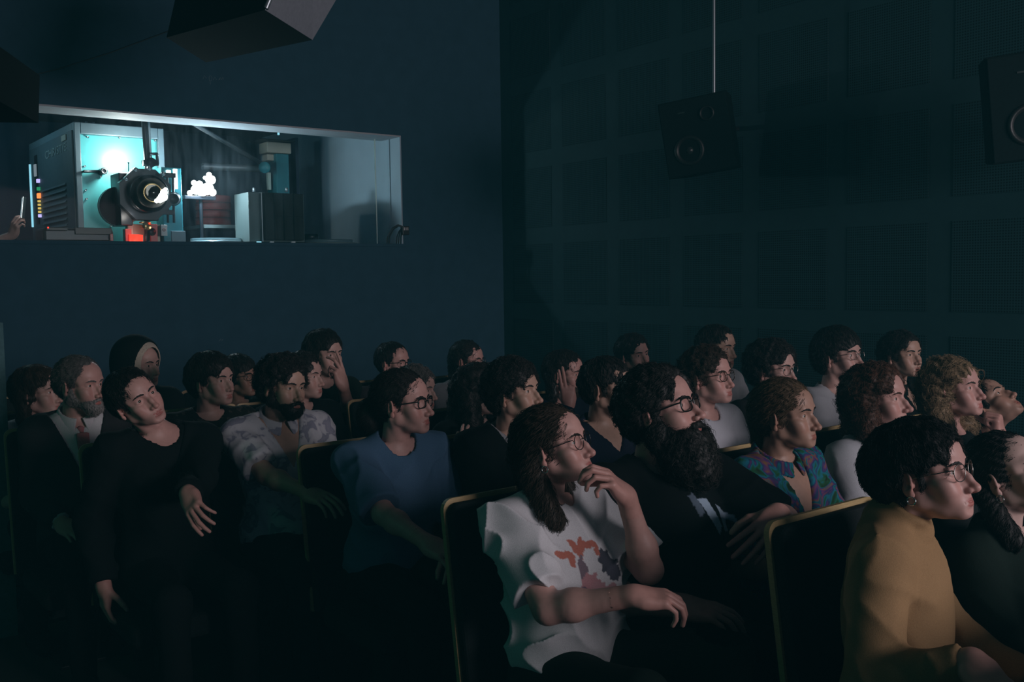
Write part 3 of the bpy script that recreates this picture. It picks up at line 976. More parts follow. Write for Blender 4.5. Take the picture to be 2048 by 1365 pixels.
# ---------------------------------------------------------------- the seated body
class Pose:
    """Joints of one seated figure in world space, from its head position and a body direction."""
    def __init__(s, sp, head, Rh):
        s.sp, s.H, s.Rh = sp, head, Rh
        k = s.k = sp.get('size', 1.0)
        fem = sp.get('fem', 0)
        yaw = math.radians(sp.get('turn', 0))
        s.F = V(-math.sin(yaw), -math.cos(yaw), 0)          # the screen lies towards -y
        s.X = np.cross(s.F, V(0, 0, 1))                      # the figure's right
        lean = sp.get('lean', 0.0); side = sp.get('sway', 0.0)
        s.N = head + Rh @ (V(0, -0.030, -0.055) * k) + s.F * (-0.022 - sp.get('crane', 0)) * k + V(0, 0, -0.097 * k + sp.get('nz', 0)) + s.X * sp.get('nx', 0)
        s.pel = s.N + s.F * (.045 - lean) - s.X * side
        s.pel[2] = sp.get('hip', 0.545)
        s.up = nrm(s.N - s.pel)
        s.f = nrm(s.F - s.up * (s.F @ s.up))
        s.x = np.cross(s.f, s.up)
        s.bw = sp.get('shoulder', .172 if not fem else .150) * k
        s.fat = sp.get('bfat', 0.0)
        drop = sp.get('drop', .052) * k
        s.S = {}
        for q, sg in (('r', 1), ('l', -1)):
            sh = sp.get('shrug_' + q, 0.0)
            s.S[q] = s.N - s.up * (drop - sh) + s.x * sg * s.bw - s.f * .006 + s.f * sp.get('roll_' + q, 0.0)
        s.arms = {}
        l1, l2 = .285 * k, .245 * k
        for q, sg in (('r', 1), ('l', -1)):
            a = sp.get('arm_' + q, {})
            if 'wrist' in a:
                W = np.array(a['wrist'], dtype=float)
            else:
                o = a.get('lap', (.10, .30, .10))             # sideways, forward, above the hip
                W = s.pel + s.x * sg * o[0] + s.F * o[1] + V(0, 0, o[2])
            S = s.S[q]
            d = W - S; L = np.linalg.norm(d)
            if L > (l1 + l2) * .985:
                W = S + d / L * (l1 + l2) * .985; d = W - S; L = np.linalg.norm(d)
            u = d / L
            c = (l1 * l1 - l2 * l2 + L * L) / (2 * L)
            hgt = math.sqrt(max(l1 * l1 - c * c, 1e-6))
            pole = a.get('pole', (.5, -.35, -.8))
            pv = s.x * sg * pole[0] + s.F * pole[1] + V(0, 0, pole[2])
            pv = nrm(pv - u * (pv @ u))
            E = S + u * c + pv * hgt
            hd = nrm(np.array(a['dir'], dtype=float)) if 'dir' in a else nrm(nrm(W - E) * .8 + s.F * .35 - V(0, 0, .12) - s.x * sg * .25)
            back = np.array(a['back'], dtype=float) if 'back' in a else V(0, 0, 1.0) + s.x * sg * .35
            back = nrm(back - hd * (back @ hd))
            # the back of the wrist blends with the forearm
            s.arms[q] = dict(S=S, E=E, W=W, hd=hd, back=back, curl=a.get('curl', (.35, .4, .45, .5)), thumb=a.get('thumb', (.5, .3)), spread=a.get('spread', .07))

    def torso(s, P, grow=0.0):
        k, fat = s.k, s.fat
        fem = s.sp.get('fem', 0)
        B = np.stack([s.x, s.f, s.up], 1).astype(np.float32)
        N = s.N
        Lt = np.linalg.norm(s.N - s.pel)
        d = ell(P, N - s.up * .185 * k + s.f * .002, (.150 * k + fat * .6 + grow, .100 * k + fat * .5 + grow, .185 * k + grow), B)
        d = smin(d, ell(P, N - s.up * .100 * k - s.f * .008, (.165 * k * s.bw / (.172 * k) + grow + fat * .3, .078 * k + fat * .3 + grow, .085 * k + grow), B), .06)
        if fem:
            Q = (P - N) @ B; Q[:, 0] = np.abs(Q[:, 0])
            d = smin(d, ell(Q, V(.068, .072, -.215) * k, (.058 * k + grow, .055 * k + grow, .060 * k + grow)), .03)
        w0 = s.pel + s.up * .17
        d = smin(d, ell(P, N * .42 + s.pel * .58 + s.f * (.012 + fat), (.135 * k + fat + grow, .100 * k + fat * 1.3 + grow, .20 * k + grow), B), .08)
        d = smin(d, ell(P, s.pel + V(0, 0, .02), (.168 * k + fat + grow, .125 * k + fat + grow, .125 * k + grow), B), .08)
        # shoulders and the slope up to the neck
        for q in 'rl':
            d = smin(d, cap(P, N - s.up * .045 * k - s.f * .012 + (s.S[q] - N) * .15, s.S[q], .050 * k + grow, .056 * k + grow), .045)
            d = smin(d, cap(P, N + s.up * .012 * k - s.f * .022, N * .45 + s.S[q] * .55 + s.up * .010 * k, .034 * k + grow, .032 * k + grow), .04)
        return d

    def upper_arm(s, P, q, grow=0.0):
        a = s.arms[q]; k = s.k; t = s.sp.get('armr', 1.0)
        return cap(P, a['S'], a['E'], .050 * k * t + grow, .0385 * k * t + grow)

    def forearm(s, P, q, grow=0.0, end=1.0):
        a = s.arms[q]; k = s.k; t = s.sp.get('armr', 1.0)
        W = a['E'] + (a['W'] - a['E']) * end
        d = cap(P, a['E'], W, .0375 * k * t + grow, (.0375 - .0105 * end) * k * t + grow)
        m = a['E'] * .70 + a['W'] * .30
        return smin(d, ell(P, m, (.0405 * k * t + grow,) * 3), .03)

    def skin(s):
        nr = s.sp['hp']['neck'] * s.k
        n0 = s.H + s.Rh @ (V(0, -0.030, -0.055) * s.k)
        def f(P):
            d = s.torso(P)
            for q in 'rl':
                d = smin(d, smin(s.upper_arm(P, q), s.forearm(P, q), .022), .035)
            d = smin(d, cap(P, n0, s.N - s.up * .01, nr, nr * 1.06), .03)
            return d
        return f

    def legs(s, P, grow=.012):
        d = ell(P, s.pel + V(0, 0, -.005), (.172 + s.fat + grow, .135 + s.fat + grow, .115 + grow), np.stack([s.X, s.F, V(0, 0, 1)], 1).astype(np.float32))
        for q, sg in (('r', 1), ('l', -1)):
            hip = s.pel + s.X * sg * .085 + V(0, 0, -.03)
            lg = s.sp.get('leg_' + q, (.0, .42, .0))
            knee = hip + s.X * (sg * .04 + lg[0]) + s.F * lg[1] + V(0, 0, -.005 + lg[2])
            ank = knee + s.F * .02; ank = np.array([ank[0], ank[1], .10 + lg[2]])
            d = smin(d, cap(P, hip, knee, .078 + grow, .054 + grow), .05)
            d = smin(d, cap(P, knee, ank, .053 + grow, .040 + grow), .03)
        return d

def garment(ps, off=.011, sleeve=1.6, neck=dict(kind='crew'), hem=-.02, wrinkle=.0035, seed=1.0, open_front=None):
    """A garment skinned round the torso and arms. sleeve: 1 = to the elbow, 2 = to the wrist, 0 = none."""
    B = np.stack([ps.x, ps.f, ps.up], 1)
    def f(P):
        L = (P - ps.N) @ B.astype(np.float32)
        rd = lambda s3, fq, sd: (1 - np.abs(noise3(L * np.array(s3, np.float32), fq, sd))) ** 3
        ax = np.abs(L[:, 0])
        K = np.stack([ax * .75 + L[:, 2] * .65, L[:, 1], L[:, 2] * .75 - ax * .65], 1).astype(np.float32)
        dg = (1 - np.abs(noise3(K * np.array((.35, .8, 1.25), np.float32), 24.0, seed + 2))) ** 3
        wr = -wrinkle * (1.5 * rd((.8, .8, .45), 19.0, seed) + 1.7 * dg * np.clip((ax - .02) * 8, 0, 1) - 1.2)
        d = ps.torso(P, off)
        low = -(((P - ps.pel) @ V(0, 0, 1).astype(np.float32)) - hem)
        d = smax(d, low, .02)
        for q in 'rl':
            a = ps.arms[q]
            if sleeve <= 0:
                continue
            u = nrm(a['E'] - a['S'])
            s = ps.upper_arm(P, q, off + .006)
            if sleeve <= 1:
                s = cap(P, a['S'], a['S'] + (a['E'] - a['S']) * sleeve, .056 * ps.k * ps.sp.get('armr', 1) + off + .004, .050 * ps.k * ps.sp.get('armr', 1) + off + .008)
                cut = ((P - a['S']) @ u.astype(np.float32)) - np.linalg.norm(a['E'] - a['S']) * sleeve
                s = smax(s, cut, .006)
            else:
                e = min(sleeve - 1.0, .97)
                fs = ps.forearm(P, q, off + .002, e)
                v = nrm(a['W'] - a['E'])
                cut = ((P - a['E']) @ v.astype(np.float32)) - np.linalg.norm(a['W'] - a['E']) * e
                fs = smax(fs, cut, .006)
                s = smin(s, fs, .03)
            d = smin(d, s, .022)
        d = d + wr
        kd = neck['kind']
        axis_top = ps.H + ps.Rh @ (V(0, -0.030, -0.06) * ps.k)
        nr = ps.sp['hp']['neck'] * ps.k
        if kd == 'turtle':
            tn = cap(P, ps.N - ps.up * .03, ps.N + (axis_top - ps.N) * neck.get('h', .75), nr * 1.22 + .020, nr + .016)
            tn = smax(tn, ((P - ps.N) @ nrm(axis_top - ps.N).astype(np.float32)) - np.linalg.norm(axis_top - ps.N) * neck.get('h', .75), .008)
            fold = .004 * np.sin(((P - ps.N) @ ps.up.astype(np.float32)) * 150 + 2 * noise3(P, 20, 2))
            d = smin(d, tn + fold, .02)
        else:
            r = neck.get('r', .070) * ps.k
            d = smax(d, -cap(P, ps.N - ps.up * neck.get('low', .012) + ps.f * .012, axis_top + ps.up * .1, r, r), .006)
            if kd == 'v':
                zv, sl = neck.get('depth', .16), neck.get('slope', .45)
                cut = np.maximum(np.abs(L[:, 0] - neck.get('dx', 0)) - sl * (L[:, 2] + zv), -L[:, 1] + .0)
                d = smax(d, -cut * .8, .006)
        return d
    return f

def collar_sdf(ps, r=.070, h=.045, depth=.07, flare=.35):
    B = np.stack([ps.x, ps.f, ps.up], 1)
    k = ps.k
    def f(P):
        L = ((P - ps.N) @ B.astype(np.float32)) / k
        L[:, 1] -= .010
        z = L[:, 2] + .012 + L[:, 1] * .55
        rad = np.sqrt(L[:, 0] ** 2 + L[:, 1] ** 2)
        d = np.abs(rad - (r + .012 - z * flare)) - .0052
        d = np.maximum(d, np.abs(z - h * .45) - h * .55)
        gap = np.maximum(np.abs(L[:, 0]) - .010 - np.maximum(0, h - z) * .35, -L[:, 1])
        d = smax(d, -gap, .004)
        return d * .7 * k
    return f
# ---------------------------------------------------------------- building one person
def child(name, me, parent, base=None, label=None):
    """A part with its mesh given in room coordinates."""
    o = bpy.data.objects.new(name, me)
    C.objects.link(o)
    o.parent = parent
    if label: o['label'] = label
    return o

def xf(v, M):
    return v @ M[:3, :3].T + M[:3, 3]

def frame(o, x, y, z):
    M = np.eye(4)
    M[:3, 0], M[:3, 1], M[:3, 2], M[:3, 3] = x, y, z, o
    return M

def head_rotation(pt, psi, pitch, roll):
    """Columns right / forward / up of a head seen under the angle psi (0 = towards the camera, 90 = towards picture right)."""
    c = CAM - pt; c[2] = 0; c = nrm(c)
    r = np.cross(c, V(0, 0, 1)) * -1.0                      # picture right
    a = math.radians(psi)
    f = c * math.cos(a) + r * math.sin(a)
    x = np.cross(f, V(0, 0, 1))
    p = math.radians(pitch)
    f2 = f * math.cos(p) + V(0, 0, 1) * math.sin(p)
    u = np.cross(x, f2)
    q = math.radians(roll)                                   # + : crown leans to the figure's right
    x2 = x * math.cos(q) - u * math.sin(q)
    u2 = u * math.cos(q) + x * math.sin(q)
    return np.stack([x2, f2, u2], 1)

def glasses_parts(st, w):
    """Frame (v, q) and two lens outlines in head space."""
    k = st.get('rw', .024); h = st.get('rh', .019); pw = st.get('pow', 2.6); r = st.get('r', .0016)
    ang = st.get('drop', -.003)
    rims, lenses = [], []
    for s in (1, -1):
        pts = []
        for i in range(28):
            a = 2 * math.pi * i / 28
            ca, sa = math.cos(a), math.sin(a)
            x = k * np.sign(ca) * abs(ca) ** (2 / pw); z = h * np.sign(sa) * abs(sa) ** (2 / pw)
            px = s * (.0335 + x * 1.0)
            pts.append((px, .0985 - .9 * max(0, abs(px) - .02) ** 1.0 * .22 + z * .08, ang + z))
        rims.append(tube(pts, r if not st.get('top') else [r * (1.0 + .7 * max(0, math.sin(2 * math.pi * i / 28))) for i in range(28)], 6, True))
        lenses.append(np.array(pts))
    br = tube([(-.0095, .0975, ang + .004), (0, .1005, ang + .007), (.0095, .0975, ang + .004)], r * 1.05, 6)
    tp = []
    for s in (1, -1):
        x0 = .0335 + k
        tp.append(tube([(s * x0, .0935 - .004, ang + h * .45), (s * (x0 + .006), .078, ang + h * .45), (s * (.078 * w + .001), .02, ang + .004), (s * (.080 * w), -.012, ang + .002), (s * .079 * w, -.028, ang - .018)], [r * 1.1, r * 1.1, r, r, r * .8], 6))
    return join(rims + [br] + tp), lenses

MESH_EYE = None
LOG = []

def build_person(sp):
    global MESH_EYE
    hp = dict(HEAD); hp.update(sp.get('head', {}))
    hp['fem'] = sp.get('fem', 0)
    if sp.get('fem'):
        hp['neck'] = sp.get('head', {}).get('neck', .0445)
    sp['hp'] = hp
    k = sp.get('size', 1.0)
    if 't' in sp:
        eye = at_depth(*sp['eye'], sp['t'])
    else:
        eye = at_y(*sp['eye'], sp['y'])
    R = head_rotation(eye, sp['psi'], sp.get('pitch', 0), sp.get('roll', 0))
    sg = sp.get('eyeside', 1)
    H = eye - R @ (V(.0315 * sg, .079, 0) * k)
    for q in 'rl':
        a = sp.get('arm_' + q)
        if a and 'px' in a:
            a['wrist'] = at_depth(*a['px'])
    ps = Pose(sp, H, R)
    t = float(ROOM.T[2] @ (H - CAM))
    near = t < 3.75
    lod = sp.get('lod', 0 if t < 3.0 else 1 if t < 3.9 else 2)
    hh = (.0024, .0029, .0038)[lod]; bh = (.0095, .0115, .0150)[lod]; gh = (.0075, .0095, .0130)[lod]; rh = (.0034, .0040, .0052)[lod]
    floor = FLOOR_Z
    base = V(ps.pel[0], ps.pel[1], floor)
    root = empty('person', base)
    tag(root, sp['label'], 'person')
    loc = lambda v: v - base
    MH = frame(H, R[:, 0], R[:, 1], R[:, 2])
    # head
    nto = R.T @ (ps.N - ps.up * .01 - H) / k
    f = head_sdf(hp, nto)
    zcut = sp.get('zcut', -.140)
    hv, hq = surface_net(f, (-.103, -.125, zcut), (.103, .134, .128), hh)
    ht = head_tint(hv, hp, sp.get('stub', 0), sp.get('blush', 1))
    hw = xf(hv * k, MH)
    # body
    sk = ps.skin()
    pts = [ps.N, ps.pel] + [ps.arms[q][n] for q in 'rl' for n in 'SEW']
    lo = np.min(pts, 0) - .20; hi = np.max(pts, 0) + .20
    bv, bq = surface_net(sk, lo, hi, bh)
    loc_h = (bv - H) @ R / k
    ax0 = V(0, -.030, -.055); dd = nrm(nto - ax0)
    rel = loc_h - ax0
    rad = np.linalg.norm(rel - (rel @ dd)[:, None] * dd, axis=1)
    kill = (loc_h[:, 2] > zcut + .001) & (rad < .085)
    tint_b = np.ones((len(bv), 3), np.float32)
    hands = []
    for q in 'rl':
        a = ps.arms[q]
        X = np.cross(a['hd'], a['back'])
        MW = frame(a['W'], X, a['hd'], a['back'])
        l = (bv - a['W']) @ MW[:3, :3] / k
        # nearer to this wrist than to anything else of the arm
        fa = nrm(a['E'] - a['W'])                            # up the forearm
        rl = (bv - a['W']) / k
        al = rl @ fa
        kill |= (al < .058) & (al > -.06) & (np.linalg.norm(rl - al[:, None] * fa, axis=1) < .05)
        fl = MW[:3, :3].T @ fa
        hs = sp.get('hand_h', (.0033, .0042, .0055)[lod] if 'px' in sp.get('arm_' + q, {}) else (.0045, .0055, .0065)[lod])
        lo3 = np.minimum(V(-.085, -.03, -.13), fl * .10 - .045); hi3 = np.maximum(V(.085, .215, .06), fl * .10 + .045)
        vv, qq = surface_net(hand_sdf(q == 'l', a['curl'], a['thumb'], a['spread'], arm=fl, armr=sp.get('armr', 1.0)), lo3, hi3, hs)
        vv, qq = prune(vv, qq, vv @ fl > .058)
        hands.append((xf(vv * k, MW), qq, a['W'] + fa * .058 * k, fa))
    bv, bq = prune(bv, bq, kill)
    # weld head and hands on
    ax = ax0 + dd * ((zcut - ax0[2]) / dd[2])
    Mn = frame(H + R @ (ax * k), R[:, 0], R[:, 1], R[:, 2])
    nb = len(bv)
    v, fs, tr = weld(bv, bq, hw, hq, Mn)
    tris = list(tr)
    quads = np.concatenate(fs)
    tint = np.concatenate([np.ones((nb, 3)), ht])
    ok = [bool(len(tr))]
    for (vv, qq, o3, fa) in hands:
        e1 = nrm(np.cross(fa, V(.3, .2, .9) if abs(fa[2]) < .9 else V(1, 0, 0)))
        Mz = frame(o3, e1, np.cross(fa, e1), fa)
        v, fs, tr = weld(v, quads, vv, qq, Mz)
        tris += list(tr); ok.append(bool(len(tr)))
        quads = np.concatenate(fs)
        tint = np.concatenate([tint, np.tile(V(1.0, .93, .91), (len(vv), 1))])
    me = make_mesh('body', loc(v), quads, tris, MAT['skin_' + sp.get('skin', 'fair')], {'tint': tint})
    bm = bmesh.new(); bm.from_mesh(me)
    be = [e for e in bm.edges if e.is_boundary]
    bmesh.ops.holes_fill(bm, edges=be, sides=14)
    for fc in bm.faces: fc.smooth = True
    bm.to_mesh(me); bm.free()
    child('body', me, root)
    # eyes
    if MESH_EYE is None:
        MESH_EYE = eye_mesh('eye')
        for n in ('pupil', 'iris', 'eye_white'):
            MESH_EYE.materials.append(MAT[n])
    gz = R @ nrm(V(sp.get('gaze', (0, 0))[0], 1, sp.get('gaze', (0, 0))[1]))
    for s in (1, -1):
        o = child('eye', MESH_EYE, root)
        p = H + R @ (V(.0315 * s, .0685, -.0005) * k)
        gx = nrm(np.cross(gz, R[:, 2])); gu = np.cross(gx, gz)
        M = frame(loc(p), gx * k, gz * k, gu * k)
        o.matrix_local = Matrix(M.tolist())
    # hair, brows, beard
    hs = dict(sp['hair']); hs.setdefault('seed', len(LOG) * 1.7)
    if not hs.get('none'):
        ext = hs.get('box', ((-.16, -.20, hs.get('back', -.07) - .05), (.16, .15, .19)))
        v1, q1 = surface_net(hair_sdf(hp, hs), ext[0], ext[1], rh)
        hm = MAT['hair_' + sp.get('haircol', 'dark')]
        ho = child('hair', make_mesh('hair', loc(xf(v1 * k, MH)), q1, None, hm), root)
        rng = np.random.default_rng(len(LOG) + 5)
        ns = (5200, 3800, 2200)[lod]
        st = strands(hair_sdf(hp, hs), v1, ns, hs.get('slen', .032), 5, hs.get('scurl', 1.6 if hs.get('curl', 0) > .0045 else .35), 1.9, hs.get('crown', (0, -.045, .125)), hs.get('lift', .007), rng)
        fw = ell(st.reshape(-1, 3), V(0, .112, -.045 + hs.get('fringe', 0) * .5), (.064 * hp['w'], .080 + hs.get('recede', 0), .107 + hs.get('fringe', 0) * .5)).reshape(st.shape[:2]).min(1)
        st = st[fw > .001 - hs.get('hang', .0)]
        hair_object('strands', loc(xf(st.reshape(-1, 3) * k, MH)).reshape(st.shape), hm, ho, (.00065, .0008, .0011)[lod])
    v1, q1 = surface_net(brow_sdf(hp, sp.get('browt', .0034)), (-.07, .045, .0), (.07, .115, .036), .0019 if lod < 2 else .0025, 6)
    child('eyebrow', make_mesh('eyebrow', loc(xf(v1 * k, MH)), q1, None, MAT['hair_' + sp.get('browcol', sp.get('haircol', 'dark'))]), root)
    if 'beard' in sp:
        b = sp['beard']
        v1, q1 = surface_net(beard_sdf(hp, b), (-.12, -.05, -.16 - b.get('len', 0) * 1.3), (.12, .16, .02), rh * .85)
        hm = MAT['hair_' + sp.get('beardcol', sp.get('haircol', 'dark'))]
        ho = child('beard', make_mesh('beard', loc(xf(v1 * k, MH)), q1, None, hm), root)
        rng = np.random.default_rng(len(LOG) + 50)
        st = strands(beard_sdf(hp, b), v1, (4200, 2200, 900)[lod], .014 + b.get('len', 0) * .25, 4, 1.0, 1.9, (0, .0, .06), .008, rng, droop=.0)
        st = st[ell(st.reshape(-1, 3), V(0, .110, -.0800), (.023, .045, .0090)).reshape(st.shape[:2]).min(1) > 0]
        hair_object('strands', loc(xf(st.reshape(-1, 3) * k, MH)).reshape(st.shape), hm, ho, (.0006, .0008, .0010)[lod])
    if 'glasses' in sp:
        (gv, gq), ls = glasses_parts(sp['glasses'], hp['w'])
        g = child('glasses', make_mesh('glasses', loc(xf(gv * k, MH)), gq, None, MAT['glasses_' + sp['glasses'].get('col', 'black')]), root)
        for L in ls:
            c = L.mean(0)
            n = len(L)
            vv = np.concatenate([L, [c]])
            tt = [(i, (i + 1) % n, n) for i in range(n)]
            child('lens', make_mesh('lens', loc(xf(vv * k, MH)), None, tt, MAT['lens']), g)
    if 'earring' in sp:
        for s in (1, -1):
            c = V(.083 * s * hp['w'], -.010, -.052)
            vv, qq = tube([c + .010 * V(0, math.sin(a), math.cos(a)) for a in np.linspace(0, 2 * math.pi, 14)[:-1]], .0016, 6, True)
            child('earring', make_mesh('earring', loc(xf(vv * k, MH)), qq, None, MAT['silver']), root)
    if 'hood' in sp:
        def hood(P):
            a = ell(P, V(0, -.030, .040), (.118, .135, .128)); a = smin(a, cap(P, V(0, -.06, -.04), V(0, -.08, -.2), .10, .13), .05)
            b = ell(P, V(0, -.028, .030), (.110, .128, .122)); b = smin(b, cap(P, V(0, -.055, -.04), V(0, -.07, -.24), .09, .12), .05)
            d = smax(a, -b, .004)
            return smax(d, P[:, 1] - .045 - .02 * np.clip(P[:, 2] / .1, -1, 1), .004)
        v1, q1 = surface_net(hood, (-.2, -.24, -.2), (.2, .13, .2), .005)
        hd = child('hood', make_mesh('hood', loc(xf(v1 * k, MH)), q1, None, MAT['cloth_jet']), root)
        def lining(P):
            b = ell(P, V(0, -.024, .033), (.1105, .1285, .1225)); b = smin(b, cap(P, V(0, -.05, -.04), V(0, -.07, -.24), .0905, .1205), .05)
            d = smax(np.abs(b + .002) - .003, P[:, 1] - .066 - .02 * np.clip(P[:, 2] / .1, -1, 1), .004)
            return smax(d, -.01 - P[:, 1], .004)
        v1, q1 = surface_net(lining, (-.2, -.04, -.2), (.2, .13, .2), .004)
        child('lining', make_mesh('lining', loc(xf(v1 * k, MH)), q1, None, MAT[sp['hood']]), hd, label='pale lining of the hood')
    # clothes
    lo = np.min(pts, 0) - .26; hi = np.max(pts, 0) + .26
    for gi, g in enumerate(sp['clothes']):
        gg = dict(g); nm = gg.pop('name'); mat = gg.pop('mat'); lab = gg.pop('label', None); col = gg.pop('collar', None); paint = gg.pop('paint', None); gr = gg.pop('grid', gh)
        gg.setdefault('seed', len(LOG) * .9 + gi)
        top = ps.H[2] + .02
        v1, q1 = surface_net(garment(ps, **gg), lo, (hi[0], hi[1], max(hi[2] if sp.get('raised') else 0, top)), gr)
        at = {'tint': np.ones((len(v1), 3))} if mat in ('cloth_white', 'cloth_black') else None
        if paint:
            L = (v1 - ps.N) @ np.stack([ps.x, ps.f, ps.up], 1)
            at = {'tint': paint(L)}
        o = child(nm, make_mesh(nm, loc(v1), q1, None, MAT[mat], at), root, label=lab)
        if col:
            cc = dict(col); cm = cc.pop('mat', mat)
            v1, q1 = surface_net(collar_sdf(ps, **cc), ps.N - .2, ps.N + .2, .004 if lod < 2 else .005)
            child('collar', make_mesh('collar', loc(v1), q1, None, MAT[cm], {'tint': np.ones((len(v1), 3))}), root)
    if 'tie' in sp:
        def tie(P):
            L = (P - ps.N) @ np.stack([ps.x, ps.f, ps.up], 1).astype(np.float32)
            y = .100 * (1 - np.clip((L[:, 2] + .05) / .1, -1.5, .6) * .35)
            d = rbox(L, V(0, .108, -.20), (.026, .010, .14), .006)
            return smin(d, ell(L, V(0, .080, -.048), (.016, .014, .018)), .02)
        v1, q1 = surface_net(tie, ps.N - .42, ps.N + .3, .006)
        child('tie', make_mesh('tie', loc(v1), q1, None, MAT[sp['tie']]), root)
    lf = lambda P: ps.legs(P, .010) + .003 * noise3(P, 24, 1.0)
    kn = ps.pel + ps.F * .45
    lo2 = np.minimum(ps.pel, kn) - .30; hi2 = np.maximum(ps.pel, kn) + .30
    lo2[2] = floor + .07; hi2[2] = ps.pel[2] + .14
    v1, q1 = surface_net(lf, lo2, hi2, (.013, .018, .024)[lod])
    child('trousers', make_mesh('trousers', loc(v1), q1, None, MAT[sp.get('trousers', 'cloth_jet')]), root)
    for q, sg2 in (('r', 1), ('l', -1)):
        lg = sp.get('leg_' + q, (.0, .42, .0))
        a = ps.pel + ps.X * (sg2 * .125 + lg[0]) + ps.F * (lg[1] + .02); a = V(a[0], a[1], floor + .045 + lg[2])
        B = np.stack([ps.X, ps.F, V(0, 0, 1)], 1).astype(np.float32)
        def shoe(P):
            d = ell(P, a + ps.F * .06, (.047, .14, .048), B)
            d = smin(d, cap(P, a, a + V(0, 0, .06), .045, .043), .03)
            return smax(d, (floor + lg[2] + .004) - P[:, 2], .006)
        v1, q1 = surface_net(shoe, a - .24, a + .24, .016)
        child('shoe', make_mesh('shoe', loc(v1), q1, None, MAT['cloth_jet']), root)
    if 'extra' in sp:
        sp['extra'](sp, ps, root, loc, MH, k)
    LOG.append((sp['label'], round(t, 2), [round(float(x), 2) for x in H], ok))
    return ps
# ---------------------------------------------------------------- the audience
FLOOR_Z = 0.0
def Dir(a, b):
    """Room direction from one picture point with depth to another."""
    return at_depth(*b) - at_depth(*a)
CREW, TURTLE = dict(kind='crew'), dict(kind='turtle')
def tee(mat, sleeve=.66, **k):
    return dict(name='shirt', mat=mat, sleeve=sleeve, neck=k.pop('neck', CREW), **k)
def longs(mat, **k):
    return dict(name=k.pop('name', 'shirt'), mat=mat, sleeve=k.pop('sleeve', 1.95), neck=k.pop('neck', CREW), **k)
def jacket(mat, **k):
    return dict(name='jacket', mat=mat, sleeve=1.95, off=k.pop('off', .022), neck=k.pop('neck', dict(kind='v', depth=.24, slope=.34, r=.082, low=.02)), **k)
FIST = (1.45, 1.5, 1.5, 1.5)
POINT = (.15, 1.2, 1.4, 1.45)

def print_b1(L):
    """The print on the white T-shirt: reddish lettering-like strokes over a dark-haired, pink blotched figure."""
    t = np.ones((len(L), 3), np.float32)
    front = L[:, 1] > .02
    x, z = L[:, 0] + .00, L[:, 2]
    def blob(cx, cz, rx, rz, c, rot=0.0):
        ca, sa = math.cos(rot), math.sin(rot)
        u = (x - cx) * ca + (z - cz) * sa; w = -(x - cx) * sa + (z - cz) * ca
        m = front & ((u / rx) ** 2 + (w / rz) ** 2 + .35 * np.sin(u * 190) * np.sin(w * 170) < 1)
        t[m] = c
    red = (.72, .24, .17)
    blob(.070, -.150, .034, .011, red, .3); blob(.052, -.165, .012, .022, red); blob(.012, -.142, .013, .030, red, .4); blob(.030, -.135, .010, .026, red, -.4)
    blob(-.018, -.136, .028, .011, red, .2); blob(-.036, -.150, .010, .022, red)
    blob(-.058, -.190, .026, .036, (.10, .10, .13)); blob(-.076, -.225, .030, .022, (.12, .12, .16))
    blob(.022, -.205, .016, .042, (.30, .22, .26)); blob(.006, -.240, .034, .028, (.72, .36, .38)); blob(-.022, -.262, .026, .022, (.70, .38, .40))
    blob(.036, -.262, .020, .020, (.28, .20, .26)); blob(-.062, -.270, .022, .018, (.75, .42, .44))
    return t
def print_b2(L):
    t = np.ones((len(L), 3), np.float32)
    x, z = L[:, 0], L[:, 2]; front = L[:, 1] > .0
    def quad(pts, c):
        m = front.copy()
        for i in range(len(pts)):
            (ax, az), (bx, bz) = pts[i], pts[(i + 1) % len(pts)]
            m &= ((bx - ax) * (z - az) - (bz - az) * (x - ax)) >= 0
        t[m] = c
    x = (x + .050) / 1.3; z = (z - .03) / 1.3
    w = (44, 46, 52)
    # stepped pale shapes of the print, dark figure between them
    quad([(-.045, -.125), (-.105, -.160), (-.118, -.205), (-.050, -.190)], w)
    quad([(.030, -.100), (-.010, -.105), (-.035, -.175), (-.010, -.190)], w)
    quad([(.055, -.090), (.035, -.085), (.020, -.130), (.045, -.140)], (14, 15, 18))
    return t

P = []
def person(**k):
    P.append(k)

# front row
person(label='person in an ochre turtleneck with dark bowl-cut hair and thin glasses', eye=(1906, 945), t=2.28, psi=70, pitch=13, skin='rosy', head=dict(nose=1.1, jaw=.95, fat=.003, lips=1.1), hair=dict(t=.026, fringe=.016, curl=.004, freq=80, side=-.03, back=-.115, hang=.02, extra=[dict(kind='ell', c=(0, -.075, .02), r=(.085, .075, .085), k=.03)], box=((-.16, -.2, -.2), (.16, .15, .22))), haircol='black',
       glasses=dict(col='metal', rw=.024, rh=.020, pow=2.2, r=.0012), clothes=[longs('cloth_ochre', neck=TURTLE, off=.013, wrinkle=.006)],
       arm_r=dict(px=(1945, 1325, 2.02), pole=(.4, .0, -.8), dir=Dir((1945, 1325, 2.02), (1985, 1372, 1.95)), curl=(.5, .6, .7, .8)), arm_l=dict(lap=(.12, .30, .10)), lean=.04, earring=1, shoulder=.155, turn=-22, seat_dx=.10, nz=.025, crane=.03)
person(label='person at the picture edge with long dark hair, a bare forehead and gold earring', eye=(2062, 936), t=2.62, psi=66, pitch=27, fem=1, skin='pale', head=dict(jaw=.88), earring=1, hair=dict(t=.010, cover=True, back=-.15, side=-.08, curl=.002, strand=.001, crown=(0, .115, .05), recede=.03, extra=[dict(kind='cap', a=(.072, -.05, -.03), b=(.080, -.03, -.16), ra=.026, rb=.03, sym=1, k=.02)], box=((-.16, -.2, -.24), (.16, .15, .19))), clothes=[longs('cloth_darkgreen')])
